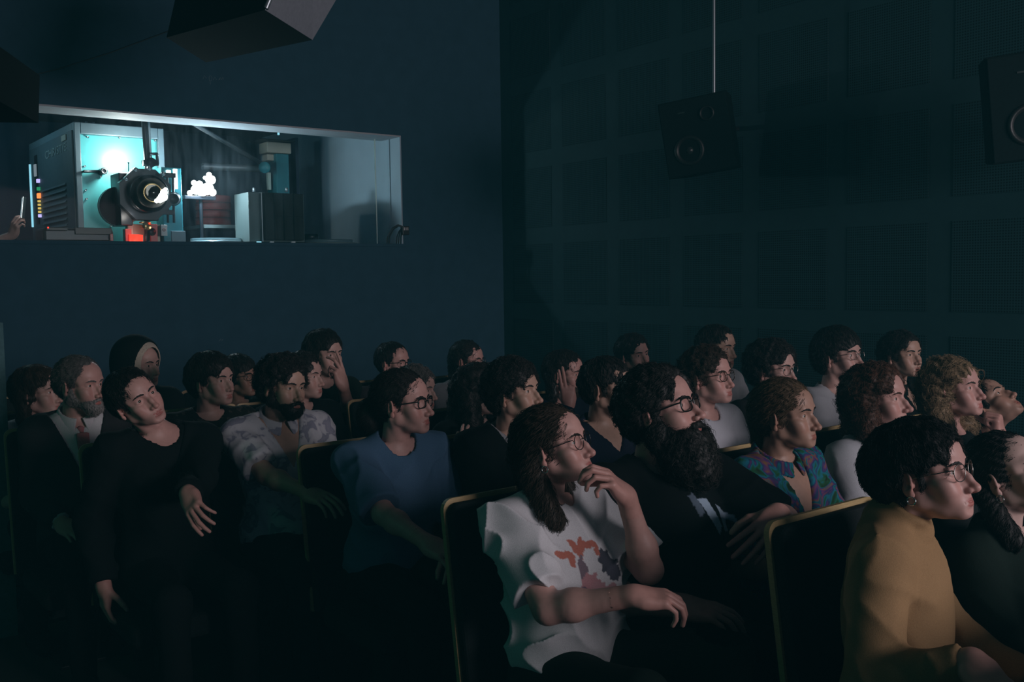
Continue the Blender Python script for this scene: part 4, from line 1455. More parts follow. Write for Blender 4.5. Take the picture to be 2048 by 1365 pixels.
# second row
person(label='person in a white printed T-shirt and round glasses holding fingers to an open mouth', eye=(1148, 885), t=2.76, size=.985, psi=66, pitch=17, fem=1, skin='rosy', head=dict(open=.9, nose=1.05, jaw=.9, w=.98), haircol='brown',
       hair=dict(crown=(0, .115, .05), t=.013, cover=True, back=-.17, side=-.10, curl=.002, freq=70, strand=.0008, scurl=.25, slen=.07, recede=.022, extra=[dict(kind='ell', c=(.090, -.004, -.030), r=(.03, .018, .032), sym=1, cut=1, k=.008), dict(kind='cap', a=(.066, -.060, -.04), b=(.080, -.035, -.20), ra=.034, rb=.040, sym=1, k=.03), dict(kind='cap', a=(.0, -.085, .0), b=(.0, -.10, -.20), ra=.05, rb=.055, k=.03)], box=((-.17, -.22, -.27), (.17, .15, .19))),
       glasses=dict(col='black', rw=.023, rh=.022, pow=2.0, r=.0013), earring=1,
       clothes=[tee('cloth_white', .80, off=.015, wrinkle=.011, paint=print_b1, hem=.02, grid=.0042)], raised=1,
       arm_l=dict(px=(1252, 992, 2.70), dir=Dir((1252, 992, 2.70), (1196, 934, 2.64)), back=Dir((1252, 992, 2.70), (1330, 930, 2.67)), curl=((.5, .9, .6), (.55, .9, .6), (.65, 1.0, .7), (.8, 1.1, .8)), pole=(.35, .25, -1), thumb=(.9, .5)),
       arm_r=dict(px=(1268, 1192, 2.50), dir=Dir((1268, 1192, 2.50), (1365, 1200, 2.50)), pole=(.6, -.2, -.8), curl=(.5, .6, .6, .7)), lean=-.05, bfat=.008, armr=1.05, leg_l=(-.06, .42, .14), leg_r=(.0, .42, .10), trousers='cloth_darkgreen')
person(label='person with a huge dark beard and black-rimmed glasses in a black printed T-shirt', eye=(1363, 810), t=3.02, psi=65, pitch=19, size=1.10, skin='rosy', head=dict(nose=1.2, nosew=1.25, fat=.009, neck=.058, w=1.03), haircol='dark', hair=dict(crown=(0, .115, .05), t=.030, curl=.0045, freq=120, fringe=.03, back=-.10, side=-.05, box=((-.17, -.2, -.2), (.17, .16, .21))),
       beard=dict(t=.018, len=.085, curl=.004, freq=130, full=1), glasses=dict(col='black', rw=.026, rh=.0195, pow=3.0, r=.0022, top=1), clothes=[tee('cloth_black', .95, off=.016, paint=print_b2, grid=.0055, neck=dict(kind='crew', r=.085, low=.03))], bfat=.035, shoulder=.20, armr=1.2,
       arm_l=dict(px=(1556, 1032, 2.88), dir=Dir((1556, 1032, 2.88), (1500, 1100, 2.78)), back=(-.35, -.75, .45), curl=(.25, .3, .35, .4), pole=(.9, -.2, -.5), spread=.12), arm_r=dict(lap=(.16, .22, .14)), stub=.5)
person(label='person in a colourful floral shirt with hair combed back and a round badge', eye=(1609, 832), t=3.32, psi=66, pitch=6, skin='tan', head=dict(nose=1.12, jaw=1.0, cheek=1.1, brow=1.05), haircol='fairbrown', browcol='dark', hair=dict(crown=(0, .115, .05), t=.014, recede=.016, curl=.0014, strand=.0008, slen=.05, back=-.10, side=-.03, extra=[dict(kind='cap', a=(0, -.105, -.03), b=(0, -.115, -.13), ra=.03, rb=.022, k=.02)]),
       clothes=[tee('cloth_floral', .95, off=.015, neck=dict(kind='v', depth=.235, slope=.36, r=.078, low=.02), collar=dict(r=.074, h=.040, depth=.08), wrinkle=.005)], arm_r=dict(lap=(.16, .20, .12)), extra='badge')
person(label='person with a thick auburn bob turned in profile behind the floral shirt', eye=(1792, 798), t=3.72, psi=68, pitch=8, fem=1, size=1.04, skin='rosy', head=dict(nose=1.2, jaw=.95), haircol='auburn', hair=dict(crown=(0, .115, .05), t=.030, recede=.030, fringe=.03, cover=True, curl=.005, freq=85, back=-.13, side=-.10, strand=.0015, extra=[dict(kind='cap', a=(.070, -.030, .0), b=(.082, -.015, -.10), ra=.040, rb=.048, sym=1, k=.03), dict(kind='cap', a=(0, -.07, .0), b=(0, -.08, -.11), ra=.07, rb=.07, k=.03)], box=((-.17, -.22, -.23), (.17, .15, .2))), clothes=[longs('cloth_lightgrey', neck=dict(kind='crew', r=.085))])
person(label='person with wavy fair-streaked long hair resting a fist against the mouth', eye=(1940, 776), t=3.92, psi=64, pitch=12, fem=1, skin='rosy', head=dict(nose=1.05, jaw=.88), haircol='blond', browcol='brown', hair=dict(crown=(0, .115, .05), slen=.06, t=.020, cover=True, recede=.018, curl=.005, freq=60, strand=.004, sf=22, back=-.17, side=-.10, extra=[dict(kind='cap', a=(.070, -.045, .0), b=(.088, -.035, -.16), ra=.034, rb=.046, sym=1, k=.03), dict(kind='cap', a=(0, -.075, .0), b=(0, -.09, -.17), ra=.06, rb=.06, k=.03)], box=((-.17, -.22, -.27), (.17, .15, .2))), clothes=[longs('cloth_black')],
       arm_l=dict(px=(2000, 880, 3.80), dir=(-.1, .05, 1), back=(.25, -.9, .1), curl=FIST, thumb=(1.2, .8), pole=(.2, .1, -1)), raised=1, lod=1)
person(label='person in a maroon top with the head thrown far back at the picture edge', eye=(1997, 786), t=4.2, psi=66, pitch=50, skin='tan', head=dict(nose=1.0), hair=dict(t=.012, back=-.06), clothes=[longs('cloth_maroon', neck=dict(kind='turtle', h=.35))], lod=1, stub=.3, crane=.03)
# third row
person(label='person in a blue T-shirt and black glasses with hair tied in a bun', eye=(837, 806), t=3.6, psi=63, pitch=5, skin='rosy', head=dict(nose=1.12, jaw=1.0, chin=.004), stub=.25, haircol='dark', hair=dict(crown=(0, .115, .05), t=.013, recede=.020, curl=.0010, strand=.0004, back=-.09, side=-.03, extra=[dict(kind='ell', c=(0, -.145, -.045), r=(.055, .05, .07), k=.03)], box=((-.16, -.24, -.17), (.16, .15, .18))), glasses=dict(col='black', rw=.025, rh=.018, pow=3.0, r=.0022, top=1),
       clothes=[tee('cloth_blue', .92, off=.018, wrinkle=.007)], arm_r=dict(px=(912, 1150, 3.12), pole=(.5, -.3, -.8)), lean=.10, lod=0)
person(label='thick-haired person with one bare ear in a dark jacket behind the white printed T-shirt', eye=(1056, 783), t=3.8, psi=60, pitch=10, skin='olive', head=dict(nose=1.05, ear=1.08), hair=dict(t=.026, curl=.005, freq=85, fringe=-.005, top=.02, box=((-.16, -.2, -.15), (.16, .15, .22))), clothes=[longs('cloth_grey', neck=dict(kind='v', depth=.1, slope=.5)), jacket('cloth_black')], lod=1)
person(label='person in a low-necked black T-shirt whose face is behind the bearded man', eye=(1243, 778), t=4.02, psi=62, pitch=2, skin='olive', head=dict(ear=1.1), stub=.7, hair=dict(t=.018, curl=.004, freq=90), clothes=[tee('cloth_navy', .8, neck=dict(kind='v', depth=.12, slope=.75))])
person(label='curly-haired person in a plain white T-shirt and glasses beside the grey T-shirt', eye=(1441, 753), t=4.08, psi=58, pitch=9, skin='rosy', head=dict(jaw=.98, lips=1.1), stub=.15, haircol='brown', hair=dict(t=.022, curl=.0075, freq=100, fringe=.016, top=.010), glasses=dict(col='brown', rw=.023, rh=.0205, pow=2.2, r=.0017), clothes=[tee('cloth_offwhite', .8, off=.014)], lod=1)
person(label='person with bushy dark hair and large thin glasses above the floral shirt', eye=(1569, 740), t=4.4, psi=58, pitch=3, skin='fair', hair=dict(t=.030, curl=.006, freq=85, fringe=.010, top=.006), glasses=dict(col='metal', rw=.027, rh=.025, pow=2.0, r=.0012), clothes=[longs('cloth_charcoal')], lod=1)
person(label='long-necked person in a pale grey T-shirt with a bowl cut and glasses', eye=(1702, 711), t=4.75, size=1.06, psi=58, pitch=9, skin='fair', head=dict(jaw=.92, ear=1.05), hair=dict(t=.026, fringe=-.018, curl=.002, strand=.0012, top=.02, box=((-.16, -.2, -.15), (.16, .15, .22))), glasses=dict(col='metal', rw=.024, rh=.020, pow=2.4, r=.0012), clothes=[tee('cloth_lightgrey', .85, wrinkle=.006)], lod=1)
person(label='person with cropped wavy hair and parted lips in a dark collared jacket', eye=(1820, 710), t=5.05, psi=48, pitch=7, fem=1, skin='olive', head=dict(jaw=.9, open=.25), haircol='dark', hair=dict(t=.018, curl=.005, freq=90, fringe=.012, recede=.01), clothes=[longs('cloth_black', neck=dict(kind='v', depth=.15, slope=.4), collar=dict(r=.07, h=.045))], lod=1)
# further rows on the left
person(label='bearded curly-haired person in a white shirt patterned with grey leaves', eye=(580, 777), t=4.12, psi=40, pitch=-2, roll=-4, skin='olive', head=dict(nose=1.15, nosew=1.15, fat=.004), haircol='dark', hair=dict(t=.028, curl=.008, freq=95, fringe=.012, top=.006), beard=dict(t=.008, len=.01, curl=.003), stub=.6, clothes=[tee('cloth_palm', .80, off=.016, neck=dict(kind='v', depth=.20, slope=.42, r=.076, low=.02), collar=dict(r=.072, h=.045), wrinkle=.006)], arm_r=dict(px=(640, 1005, 3.75)), lod=1, shoulder=.185, bfat=.012)
person(label='person in a black jacket with the head tilted sideways and one hand hanging down', eye=(279, 803), t=3.7, psi=27, pitch=10, roll=27, skin='rosy', head=dict(nose=1.0, jaw=1.02), stub=.25, hair=dict(t=.014, curl=.003, freq=90, fringe=.01), clothes=[longs('cloth_black', neck=dict(kind='crew', r=.076)), jacket('cloth_black', neck=dict(kind='v', depth=.16, slope=.5, r=.085, low=.02))], arm_r=dict(lap=(.25, .02, -.04), dir=(0, -.15, -1), back=(-1, 0, 0), pole=(.3, -.4, -.5)), arm_l=dict(px=(352, 1072, 3.18), dir=Dir((352, 1072, 3.18), (376, 1135, 3.08)), back=(-.8, -.2, .4), curl=(.3, .35, .4, .5), spread=.10), lod=1, nx=-.075, shoulder=.172)
person(label='grey-bearded person in a dark suit with an open white collar and pinkish tie', eye=(180, 772), t=4.22, psi=48, pitch=0, skin='rosy', head=dict(nose=1.15, nosew=1.2, fat=.004), haircol='salt', browcol='salt', beardcol='grey', hair=dict(crown=(0, .115, .05), t=.010, recede=.03, fringe=.02, curl=.003), beard=dict(t=.007, len=.012), tie='cloth_pinkish', shoulder=.150, arm_r=dict(lap=(.12, .16, .10), pole=(.1, -.4, -1)), arm_l=dict(lap=(.10, .2, .08), pole=(.1, -.4, -1)), clothes=[longs('cloth_white', collar=dict(r=.070, h=.05)), jacket('cloth_charcoal', neck=dict(kind='v', depth=.28, slope=.37, r=.084, low=.02))], lod=1)
person(label='person with brown chin-length hair in a white T-shirt at the left end', eye=(100, 785), t=4.75, psi=58, pitch=4, fem=1, skin='fair', size=1.05, haircol='brown', hair=dict(t=.018, cover=True, back=-.13, side=-.08, curl=.003, extra=[dict(kind='cap', a=(.070, -.04, .0), b=(.076, -.035, -.11), ra=.03, rb=.032, sym=1, k=.03)], box=((-.16, -.2, -.21), (.16, .15, .19))), clothes=[tee('cloth_white', .9, off=.012)], lod=1)
person(label='person with a pale hood drawn up, seated behind the tilted head', eye=(297, 732), t=5.15, psi=50, pitch=2, skin='fair', hair=dict(t=.006, fringe=.02), hood='cloth_cream', clothes=[jacket('cloth_black', neck=dict(kind='crew', r=.08))])
person(label='young person with short dark hair and a black speckled sweater before the back wall', eye=(442, 762), t=4.72, psi=48, pitch=5, skin='fair', size=1.05, head=dict(jaw=.92), hair=dict(t=.026, fringe=-.004, curl=.003, top=.006), clothes=[longs('cloth_darkfloral')], lod=1)
person(label='person with a dark fringe and glasses in deep shade beside the speckled sweater', eye=(495, 754), t=5.65, psi=52, pitch=4, skin='tan', fem=1, hair=dict(t=.024, fringe=-.02, cover=True, back=-.1, side=-.06), glasses=dict(col='black', rw=.024, rh=.02), clothes=[longs('cloth_black')])
person(label='long-haired person of whom only a strip of face shows behind the bearded curly head', eye=(628, 754), t=5.0, psi=60, pitch=3, skin='fair', hair=dict(t=.020, curl=.005, cover=True, back=-.15, side=-.10, extra=[dict(kind='cap', a=(.070, -.05, .0), b=(.076, -.04, -.14), ra=.03, rb=.035, sym=1, k=.03)], box=((-.16, -.2, -.22), (.16, .15, .19))), clothes=[longs('cloth_black')])
person(label='person with a raised forearm laying fingers along the nose by the back wall', eye=(661, 711), t=5.6, psi=42, pitch=0, skin='fair', size=1.08, head=dict(nose=1.1), stub=.5, hair=dict(t=.020, curl=.004, fringe=.004, top=.008), clothes=[longs('cloth_darkgreen', sleeve=1.3)], arm_l=dict(px=(686, 772, 5.38), dir=(-.28, 0, 1), back=(.35, -.9, 0), curl=(.12, .5, 1.2, 1.3), pole=(.1, .1, -1)), raised=1, lod=1)
person(label='short-haired person in glasses whose lower face is hidden by the blue T-shirt man', eye=(802, 727), t=5.95, psi=54, pitch=0, skin='rosy', hair=dict(t=.010, curl=.002, recede=.012), glasses=dict(col='black', rw=.025, rh=.019, pow=3, r=.0018), clothes=[longs('cloth_charcoal')])
person(label='person with slicked dark hair and glasses nearest the wall corner', eye=(954, 723), t=6.15, psi=62, pitch=0, skin='rosy', hair=dict(crown=(0, .115, .05), t=.014, curl=.003, recede=.014, back=-.14, extra=[dict(kind='cap', a=(0, -.09, -.02), b=(0, -.10, -.14), ra=.05, rb=.04, k=.03)], box=((-.16, -.22, -.2), (.16, .15, .19))), glasses=dict(col='metal', rw=.024, rh=.02), clothes=[tee('cloth_grey', .9)])
person(label='person with long dark hair turned away between the blue T-shirt and the dark jacket', eye=(990, 783), t=4.6, psi=78, pitch=2, fem=1, skin='pale', hair=dict(t=.026, cover=True, curl=.006, freq=70, back=-.2, side=-.12, extra=[dict(kind='cap', a=(.070, -.04, .0), b=(.095, -.02, -.20), ra=.045, rb=.055, sym=1, k=.03), dict(kind='cap', a=(0, -.08, .0), b=(0, -.10, -.22), ra=.07, rb=.08, k=.03)], box=((-.19, -.24, -.31), (.19, .15, .2))), clothes=[longs('cloth_black', sleeve=1.9)], arm_r=dict(px=(928, 915, 4.42), dir=(.25, 0, 1), back=(-.5, -.6, .2), curl=(.5, .6, .7, .8), pole=(.4, .2, -1)))
person(label='bearded long-haired person pressing two fingers to the temple', eye=(1152, 750), t=5.15, psi=64, pitch=0, skin='rosy', head=dict(nose=1.1), haircol='dark', hair=dict(t=.014, curl=.003, recede=.016, back=-.14, side=-.05, extra=[dict(kind='cap', a=(.062, -.05, -.02), b=(.066, -.05, -.13), ra=.03, rb=.03, sym=1, k=.03)], box=((-.16, -.22, -.2), (.16, .15, .19))), beard=dict(t=.004, len=.0), beardcol='brown', clothes=[longs('cloth_navy')], arm_r=dict(px=(1138, 808, 4.95), dir=(-.06, .06, 1), back=(-.45, -.9, 0), curl=(.10, .15, 1.6, 1.65), spread=.02, thumb=(1.1, .8), pole=(.3, .2, -1)), raised=1, lod=1)
person(label='dark-haired person with a tilted head in the last row by the side wall', eye=(1277, 712), t=6.0, psi=40, pitch=2, roll=6, skin='rosy', stub=.5, hair=dict(t=.020, curl=.005, fringe=.01), clothes=[longs('cloth_black')])
person(label='person in a grey T-shirt whose face is behind the curly-haired glasses wearer', eye=(1454, 698), t=5.35, psi=58, pitch=0, skin='olive', hair=dict(t=.014, curl=.004), clothes=[tee('cloth_grey', .9, off=.014)])
person(label='grey-haired person almost wholly hidden behind the blue T-shirt man', eye=(856, 782), t=5.1, psi=66, pitch=0, skin='fair', haircol='salt', hair=dict(t=.020, curl=.006, freq=80), clothes=[tee('cloth_teal', .9)])

def add_badge(sp, ps, root, loc, MH, k):
    c = at_depth(1650, 1028, sp['t'] - .20)
    B = np.stack([ps.x, ps.f, ps.up], 1)
    n = 20
    vs, qs = [], []
    for r, y in ((.0, .006), (.0125, .006), (.0145, .003), (.0145, -.012)):
        for i in range(n):
            a = 2 * math.pi * i / n
            vs.append(c + B @ V(r * math.cos(a), y, r * math.sin(a)))
    for j in range(3):
        for i in range(n):
            qs.append((j * n + i, j * n + (i + 1) % n, (j + 1) * n + (i + 1) % n, (j + 1) * n + i))
    child('badge', make_mesh('badge', loc(np.array(vs)), np.array(qs), None, MAT['cloth_cream']), root, label='round pale badge on the shirt front')

POSES = []
for sp in P:
    if sp.get('extra') == 'badge':
        sp['extra'] = add_badge
    POSES.append((sp, build_person(sp)))
# ---------------------------------------------------------------- seats: light plywood shells with dark upholstery
plain('ply_edge', (.46, .33, .15), .5, scale=40, vary=.15, stretch=(1, 1, 8))
plain('seat_cloth', (.012, .016, .017), .95, scale=300, vary=.3, bmp=.3, spec=.2)
plain('seat_metal', (.02, .022, .024), .45, .3)
def rounded_panel(w, h, t, r, n=5):
    """Upright panel in x-z, thickness along y, rounded upper corners."""
    out = [(-w, 0), (w, 0)]
    for k in range(n + 1):
        a = math.pi / 2 * k / n
        out.append((w - r + r * math.cos(a), h - r + r * math.sin(a)))
    for k in range(n + 1):
        a = math.pi / 2 + math.pi / 2 * k / n
        out.append((-w + r + r * math.cos(a), h - r + r * math.sin(a)))
    m = len(out)
    v = np.array([(x, 0, z) for x, z in out] + [(x, t, z) for x, z in out], dtype=float)
    return v, out, m
def panel_mesh(name, w, h, t, r, mat, lean, off):
    v, out, m = rounded_panel(w, h, t, r)
    bm_faces = [tuple(range(m)), tuple(range(2 * m - 1, m - 1, -1))] + [((i + 1) % m, i, m + i, m + (i + 1) % m) for i in range(m)]
    c, s = math.cos(lean), math.sin(lean)
    P2 = v.copy(); P2[:, 1] = v[:, 1] * c + v[:, 2] * s; P2[:, 2] = v[:, 2] * c - v[:, 1] * s
    P2 += np.array(off)
    me = bpy.data.meshes.new(name); me.from_pydata(P2.tolist(), [], bm_faces); me.update(); me.materials.append(MAT[mat])
    return me
SEAT_W = .245
def make_seat():
    o = empty('theatre_seat', (0, 0, 0))
    LN = .14
    b = bpy.data.objects.new('backrest_shell', panel_mesh('backrest_shell', SEAT_W, .64, .017, .035, 'ply_edge', LN, (0, .185, .37))); C.objects.link(b); b.parent = o
    b['label'] = 'light plywood shell showing a pale edge'
    c = bpy.data.objects.new('backrest_cushion', panel_mesh('backrest_cushion', SEAT_W - .006, .630, .040, .035, 'seat_cloth', LN, (0, .147, .372))); C.objects.link(c); c.parent = o
    md = c.modifiers.new('bevel', 'BEVEL'); md.width = .010; md.segments = 2; md.limit_method = 'ANGLE'
    b2 = bpy.data.objects.new('backrest_rear', panel_mesh('backrest_rear', SEAT_W - .004, .60, .004, .03, 'seat_cloth', LN, (0, .2035, .37))); C.objects.link(b2); b2.parent = o
    obj('seat', slab((-.225, -.30, .315), (.225, .150, .405)), 'seat_cloth', o, bevel=.025)
    obj('pedestal', join([slab((-.04, -.06, .015), (.04, .10, .315)), slab((-.14, -.12, 0.0), (.14, .16, .018))]), 'seat_metal', o, bevel=.004)
    return o
seat0 = make_seat()
def dup_tree(o, parent=None):
    c = o.copy(); C.objects.link(c); c.parent = parent
    for ch in o.children:
        dup_tree(ch, c)
    return c
def place_seat(x, y, label, rz=0.0, first=[True]):
    s = seat0 if first[0] else dup_tree(seat0)
    first[0] = False
    s.location = (x, y, FLOOR_Z); s.rotation_euler = (0, 0, rz)
    tag(s, label, 'seat', 'theatre seats of the hall')
    return s
SEATS = []
NICK = ['ochre turtleneck', 'gold earring at the picture edge', 'white printed T-shirt', 'huge dark beard', 'colourful floral shirt', 'auburn bob', 'fist held to the mouth', 'head thrown far back', 'blue T-shirt', 'thick hair and dark jacket', 'low-necked dark T-shirt', 'plain white T-shirt and glasses', 'bushy hair and large thin glasses', 'long neck and bowl cut', 'parted lips and cropped wavy hair', 'white shirt with grey leaves', 'sideways tilted head', 'grey beard and pinkish tie', 'brown chin-length hair', 'pale-lined hood', 'speckled black sweater', 'dark fringe in deep shade', 'strip of face behind the curly beard wearer', 'fingers laid along the nose', 'short hair and half-hidden face', 'slicked hair near the wall corner', 'long hair turned away', 'two fingers at the temple', 'tilted head in the last row', 'grey T-shirt behind the curly head', 'grey hair behind the blue T-shirt']
for sp, ps in POSES:
    x, y = ps.pel[0] + sp.get('seat_dx', 0.0), ps.pel[1] + sp.get('seat_back', 0.0)
    SEATS.append((x, y, 'theatre seat of the person with the ' + NICK[len(SEATS)]))
for x, y, lab in SEATS:
    lab = ' '.join(lab.split()[:16])
    place_seat(x, y, lab)
# empty seats the picture shows
e = at_depth(40, 760, 5.4)
place_seat(e[0], e[1], 'empty theatre seat at the left end beside the white T-shirt')

# the next row towards the screen, just outside the picture
for i in range(5):
    place_seat(1.42 + .56 * i, .30, 'empty theatre seat in the row before the ochre turtleneck, number ' + ('one', 'two', 'three', 'four', 'five')[i] + ' from the aisle')
# ---------------------------------------------------------------- projection booth
plain('lamphouse_grey', (.13, .20, .24), .45, scale=30, vary=.08)
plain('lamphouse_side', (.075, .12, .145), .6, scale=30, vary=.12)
plain('teal_enamel', (.10, .50, .53), .38, scale=20, vary=.05)
plain('teal_dark', (.018, .20, .25), .45, scale=30, vary=.1)
plain('dark_metal', (.014, .017, .024), .35, .3)
plain('beige_metal', (.52, .46, .38), .45, .2)
plain('brass', (.60, .42, .20), .3, 1.0)
plain('film_can_red', (.30, .045, .035), .5)
plain('platter_metal', (.48, .60, .64), .32, .6)
plain('cabinet_grey', (.10, .135, .135), .6)
plain('grille_black', (.008, .011, .011), .8, scale=500, vary=.4)
plain('cream_plastic', (.50, .48, .40), .5)
plain('white_paper', (.65, .65, .66), .7)
plain('clear_red', (.5, .05, .04), .3)
def glow(name, col, strength):
    m, nt, b = new_mat(name)
    b.inputs['Base Color'].default_value = (0, 0, 0, 1); b.inputs['Emission Color'].default_value = (*col, 1); b.inputs['Emission Strength'].default_value = strength
glow('glow_white', (1, .97, .92), 6.0); glow('glow_red', (1, .04, .02), 2.2); glow('glow_orange', (1, .20, .05), 2.0); glow('glow_green', (.05, .6, .25), .5)
glow('glow_yellow', (1, .65, .15), .8); glow('glow_violet', (.6, .5, 1), 1.2); glow('glow_panel', (.55, .65, .75), .35); glow('glow_cyan', (.35, .8, 1), 1.0); glow('glow_phone', (.7, .9, 1), 1.6)

def thing(name, label, cat, loc, group=None):
    return tag(empty(name, loc), label, cat, group)
def A(px, py, y):
    return at_y(px, py, y)
def cyl(a, b, r, n=18, cap=True, r2=None):
    a = np.asarray(a, float); b = np.asarray(b, float)
    v, q = tube([a, b], [r, r2 if r2 is not None else r], n)
    if cap:
        v = np.concatenate([v, [a, b]])
        tri = [(i, (i + 1) % n, 2 * n, 2 * n) for i in range(n)] + [((i + 1) % n + n, i + n, 2 * n + 1, 2 * n + 1) for i in range(n)]
        ex = []
        for t in tri: ex.append(t)
        # degenerate quads are turned into fans by repeating the centre with a near copy
        v = np.concatenate([v, [a + 1e-5, b + 1e-5]])
        ex = [(t[0], t[1], t[2], 2 * n + 2) if t[2] == 2 * n else (t[0], t[1], t[2], 2 * n + 3) for t in ex]
        q = np.concatenate([q, np.array(ex)])
    return v, q
def ring(c, axis, R, r, n=32, m=8):
    axis = nrm(np.asarray(axis, float)); a = nrm(np.cross(axis, V(0.1, .2, 1))); b = np.cross(axis, a)
    return tube([np.asarray(c) + R * (a * math.cos(t) + b * math.sin(t)) for t in np.linspace(0, 2 * math.pi, n + 1)[:-1]], r, m, True)

# lamphouse
LY = 7.9
a = A(147, 243, LY); b = A(327, 256, LY)
LX0, LX1, LZ1, LZ0, LY1 = a[0], b[0], a[2], .95, 9.40
lh = thing('lamphouse', 'tall grey projector lamphouse with an open teal-lit front behind the glass', 'projector', ((LX0 + LX1) / 2, 8.6, .95))
rel(obj('casing', join([slab((LX0, LY + .05, LZ0), (LX1, LY1, LZ1)), slab((LX0, LY, LZ0), (LX0 + .045, LY + .05, LZ1)), slab((LX1 - .045, LY, LZ0), (LX1, LY + .05, LZ1)), slab((LX0 + .045, LY, LZ1 - .085), (LX1 - .045, LY + .05, LZ1))]), 'lamphouse_grey', bevel=.006), lh)
fp = rel(obj('front_panel', slab((LX0 + .047, LY + .030, LZ0), (LX1 - .047, LY + .052, LZ1 - .087)), 'teal_enamel', bevel=.003), lh)
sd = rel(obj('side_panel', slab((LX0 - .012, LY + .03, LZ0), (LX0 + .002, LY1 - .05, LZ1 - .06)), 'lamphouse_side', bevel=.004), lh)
for i in range(9):
    z = at_x(120, 372 + i * 11.5, LX0)[2]
    y0 = at_x(136, 372, LX0)[1]; y1 = at_x(88, 372, LX0)[1]
    v, q = slab((LX0 - .026, y0, z - .012), (LX0 - .010, y1, z + .006)); v[(v[:, 2] > z) & (v[:, 0] < LX0 - .02), 0] += .012
    rel(obj('louvre', (v, q), 'lamphouse_side'), sd) if False else rel(obj('louvre', (v, q), 'lamphouse_side'), lh)
for px, py in ((172, 236), (187, 238)):
    p = A(px, py, LY + .1); p[2] = LZ1
    rel(obj('top_screw', cyl(p, p + V(0, 0, .022), .008, 8), 'steel', None, True), lh)
for px, py in ((175, 275), (238, 277), (309, 282), (169, 333), (201, 354), (171, 381), (173, 398), (221, 452)):
    p = A(px, py, LY + .03)
    rel(obj('panel_screw', cyl(p, p - V(0, .018, 0), .007, 8), 'steel', None, True), lh)
h0 = A(168, 343, LY - .02); h1 = A(206, 343, LY - .02)
hd = rel(obj('handle', join([cyl(h0, h1, .011, 10), cyl(h0 + V(0, .05, 0), h0, .009, 8)]), 'dark_metal', None, True), lh)
rel(obj('handle_knob', cyl(h1 + V(0, .04, 0), h1 - V(0, .03, 0), .026, 16), 'dark_metal', None, True), lh)
rel(obj('handle_ring', ring(h1 - V(0, .03, 0), (0, 1, 0), .018, .004, 20, 6), 'steel', None, True), lh)
# status lights along the rear edge of the side
def side_q(px, py, w, h, mat, name, label=None, proud=.016):
    p = at_x(px, py, LX0 - .012)
    return rel(obj(name, slab((LX0 - .012 - proud, p[1] - w * .6, p[2] - h), (LX0 - .011, p[1] + w * .6, p[2] + h)), mat, label=label), lh)
side_q(64, 392, .020, .27, 'glow_cyan', 'edge_light', 'thin pale blue light strip', .012)
side_q(75, 380, .075, .29, 'dark_metal', 'control_strip', None, .006)
side_q(73, 341, .05, .05, 'glow_panel', 'display', 'small grey display')
for py, mat, nm, r in ((362, 'glow_violet', 'violet lamp', .020), (378, 'glow_green', 'green lamp', .018), (392, 'glow_orange', 'orange-red lamp', .027), (403, 'glow_yellow', 'yellow lamp', .011), (410, 'glow_yellow', 'yellow lamp', .011), (417, 'glow_yellow', 'yellow lamp', .011), (424, 'glow_yellow', 'yellow lamp', .011), (432, 'glow_violet', 'violet lamp', .017)):
    side_q(79 + (py - 362) * .05, py, r * 1.5, r * .75, mat, 'indicator', nm, .022)
# lettering on the side
def lettering(text, p0, p1, height, mat, parent, normal):
    """Raised letters running from p0 to p1 on a plane with the given normal."""
    cu = bpy.data.curves.new('lettering', 'FONT'); cu.body = text; cu.size = 1.0; cu.extrude = .02
    ob = bpy.data.objects.new('lettering_src', cu); C.objects.link(ob)
    dg = bpy.context.evaluated_depsgraph_get()
    me = bpy.data.meshes.new_from_object(ob.evaluated_get(dg))
    bpy.data.objects.remove(ob); bpy.data.curves.remove(cu)
    co = np.empty(len(me.vertices) * 3); me.vertices.foreach_get('co', co); co = co.reshape(-1, 3)
    w = np.ptp(co[:, 0]); x0 = co[:, 0].min(); hh = co[:, 1].max()
    u = (np.asarray(p1) - np.asarray(p0)) / w; n = nrm(np.asarray(normal, float)); up = V(0, 0, 1) * height / hh
    P2 = np.asarray(p0) + (co[:, :1] - x0) * u + co[:, 1:2] * up + co[:, 2:3] * n * .10
    me.vertices.foreach_set('co', P2.astype(np.float32).ravel()); me.update()
    me.materials.clear(); me.materials.append(MAT[mat])
    ob = bpy.data.objects.new('lettering', me); C.objects.link(ob)
    rel(ob, parent)
    return ob
plain('letter_grey', (.30, .36, .37), .5)
q0 = at_x(91, 319, LX0 - .014); q1 = at_x(133, 305, LX0 - .014); q1[2] = q0[2]
lettering('CHRISTIE', q0, q1, .062, 'letter_grey', lh, (-1, 0, 0))
rel(obj('corner_plate', slab((LX0 - .020, at_x(136, 260, LX0)[1], LZ1 - .118), (LX0 - .011, at_x(127, 260, LX0)[1], LZ1 - .075)), 'cream_plastic'), lh)

# projector head
PY = 7.62
pj = thing('film_projector', 'film projector head with a dark round lens, teal plate and red glow before the lamphouse', 'projector', tuple(A(298, 470, PY)))
lc = A(296, 388, PY - .14)
rel(obj('gate_block', slab(tuple(np.minimum(A(236, 452, PY + .05), A(240, 350, PY + .05)) * (1, 0, 1) + V(0, PY - .02, 0)), tuple(A(256, 348, PY + .05) * (1, 0, 1) + V(0, PY + .20, 0))), 'dark_metal', bevel=.006), pj)
def xz(px0, py0, px1, py1, y, y2, name, mat, bevel=.004, parent=None, **k):
    p = A(px0, py0, y); q = A(px1, py1, y)
    return rel(obj(name, slab((min(p[0], q[0]), min(y, y2), min(p[2], q[2])), (max(p[0], q[0]), max(y, y2), max(p[2], q[2]))), mat, bevel=bevel, **k), parent or pj)
xz(252, 352, 322, 385, PY + .02, PY + .16, 'head_case', 'beige_metal', .012)
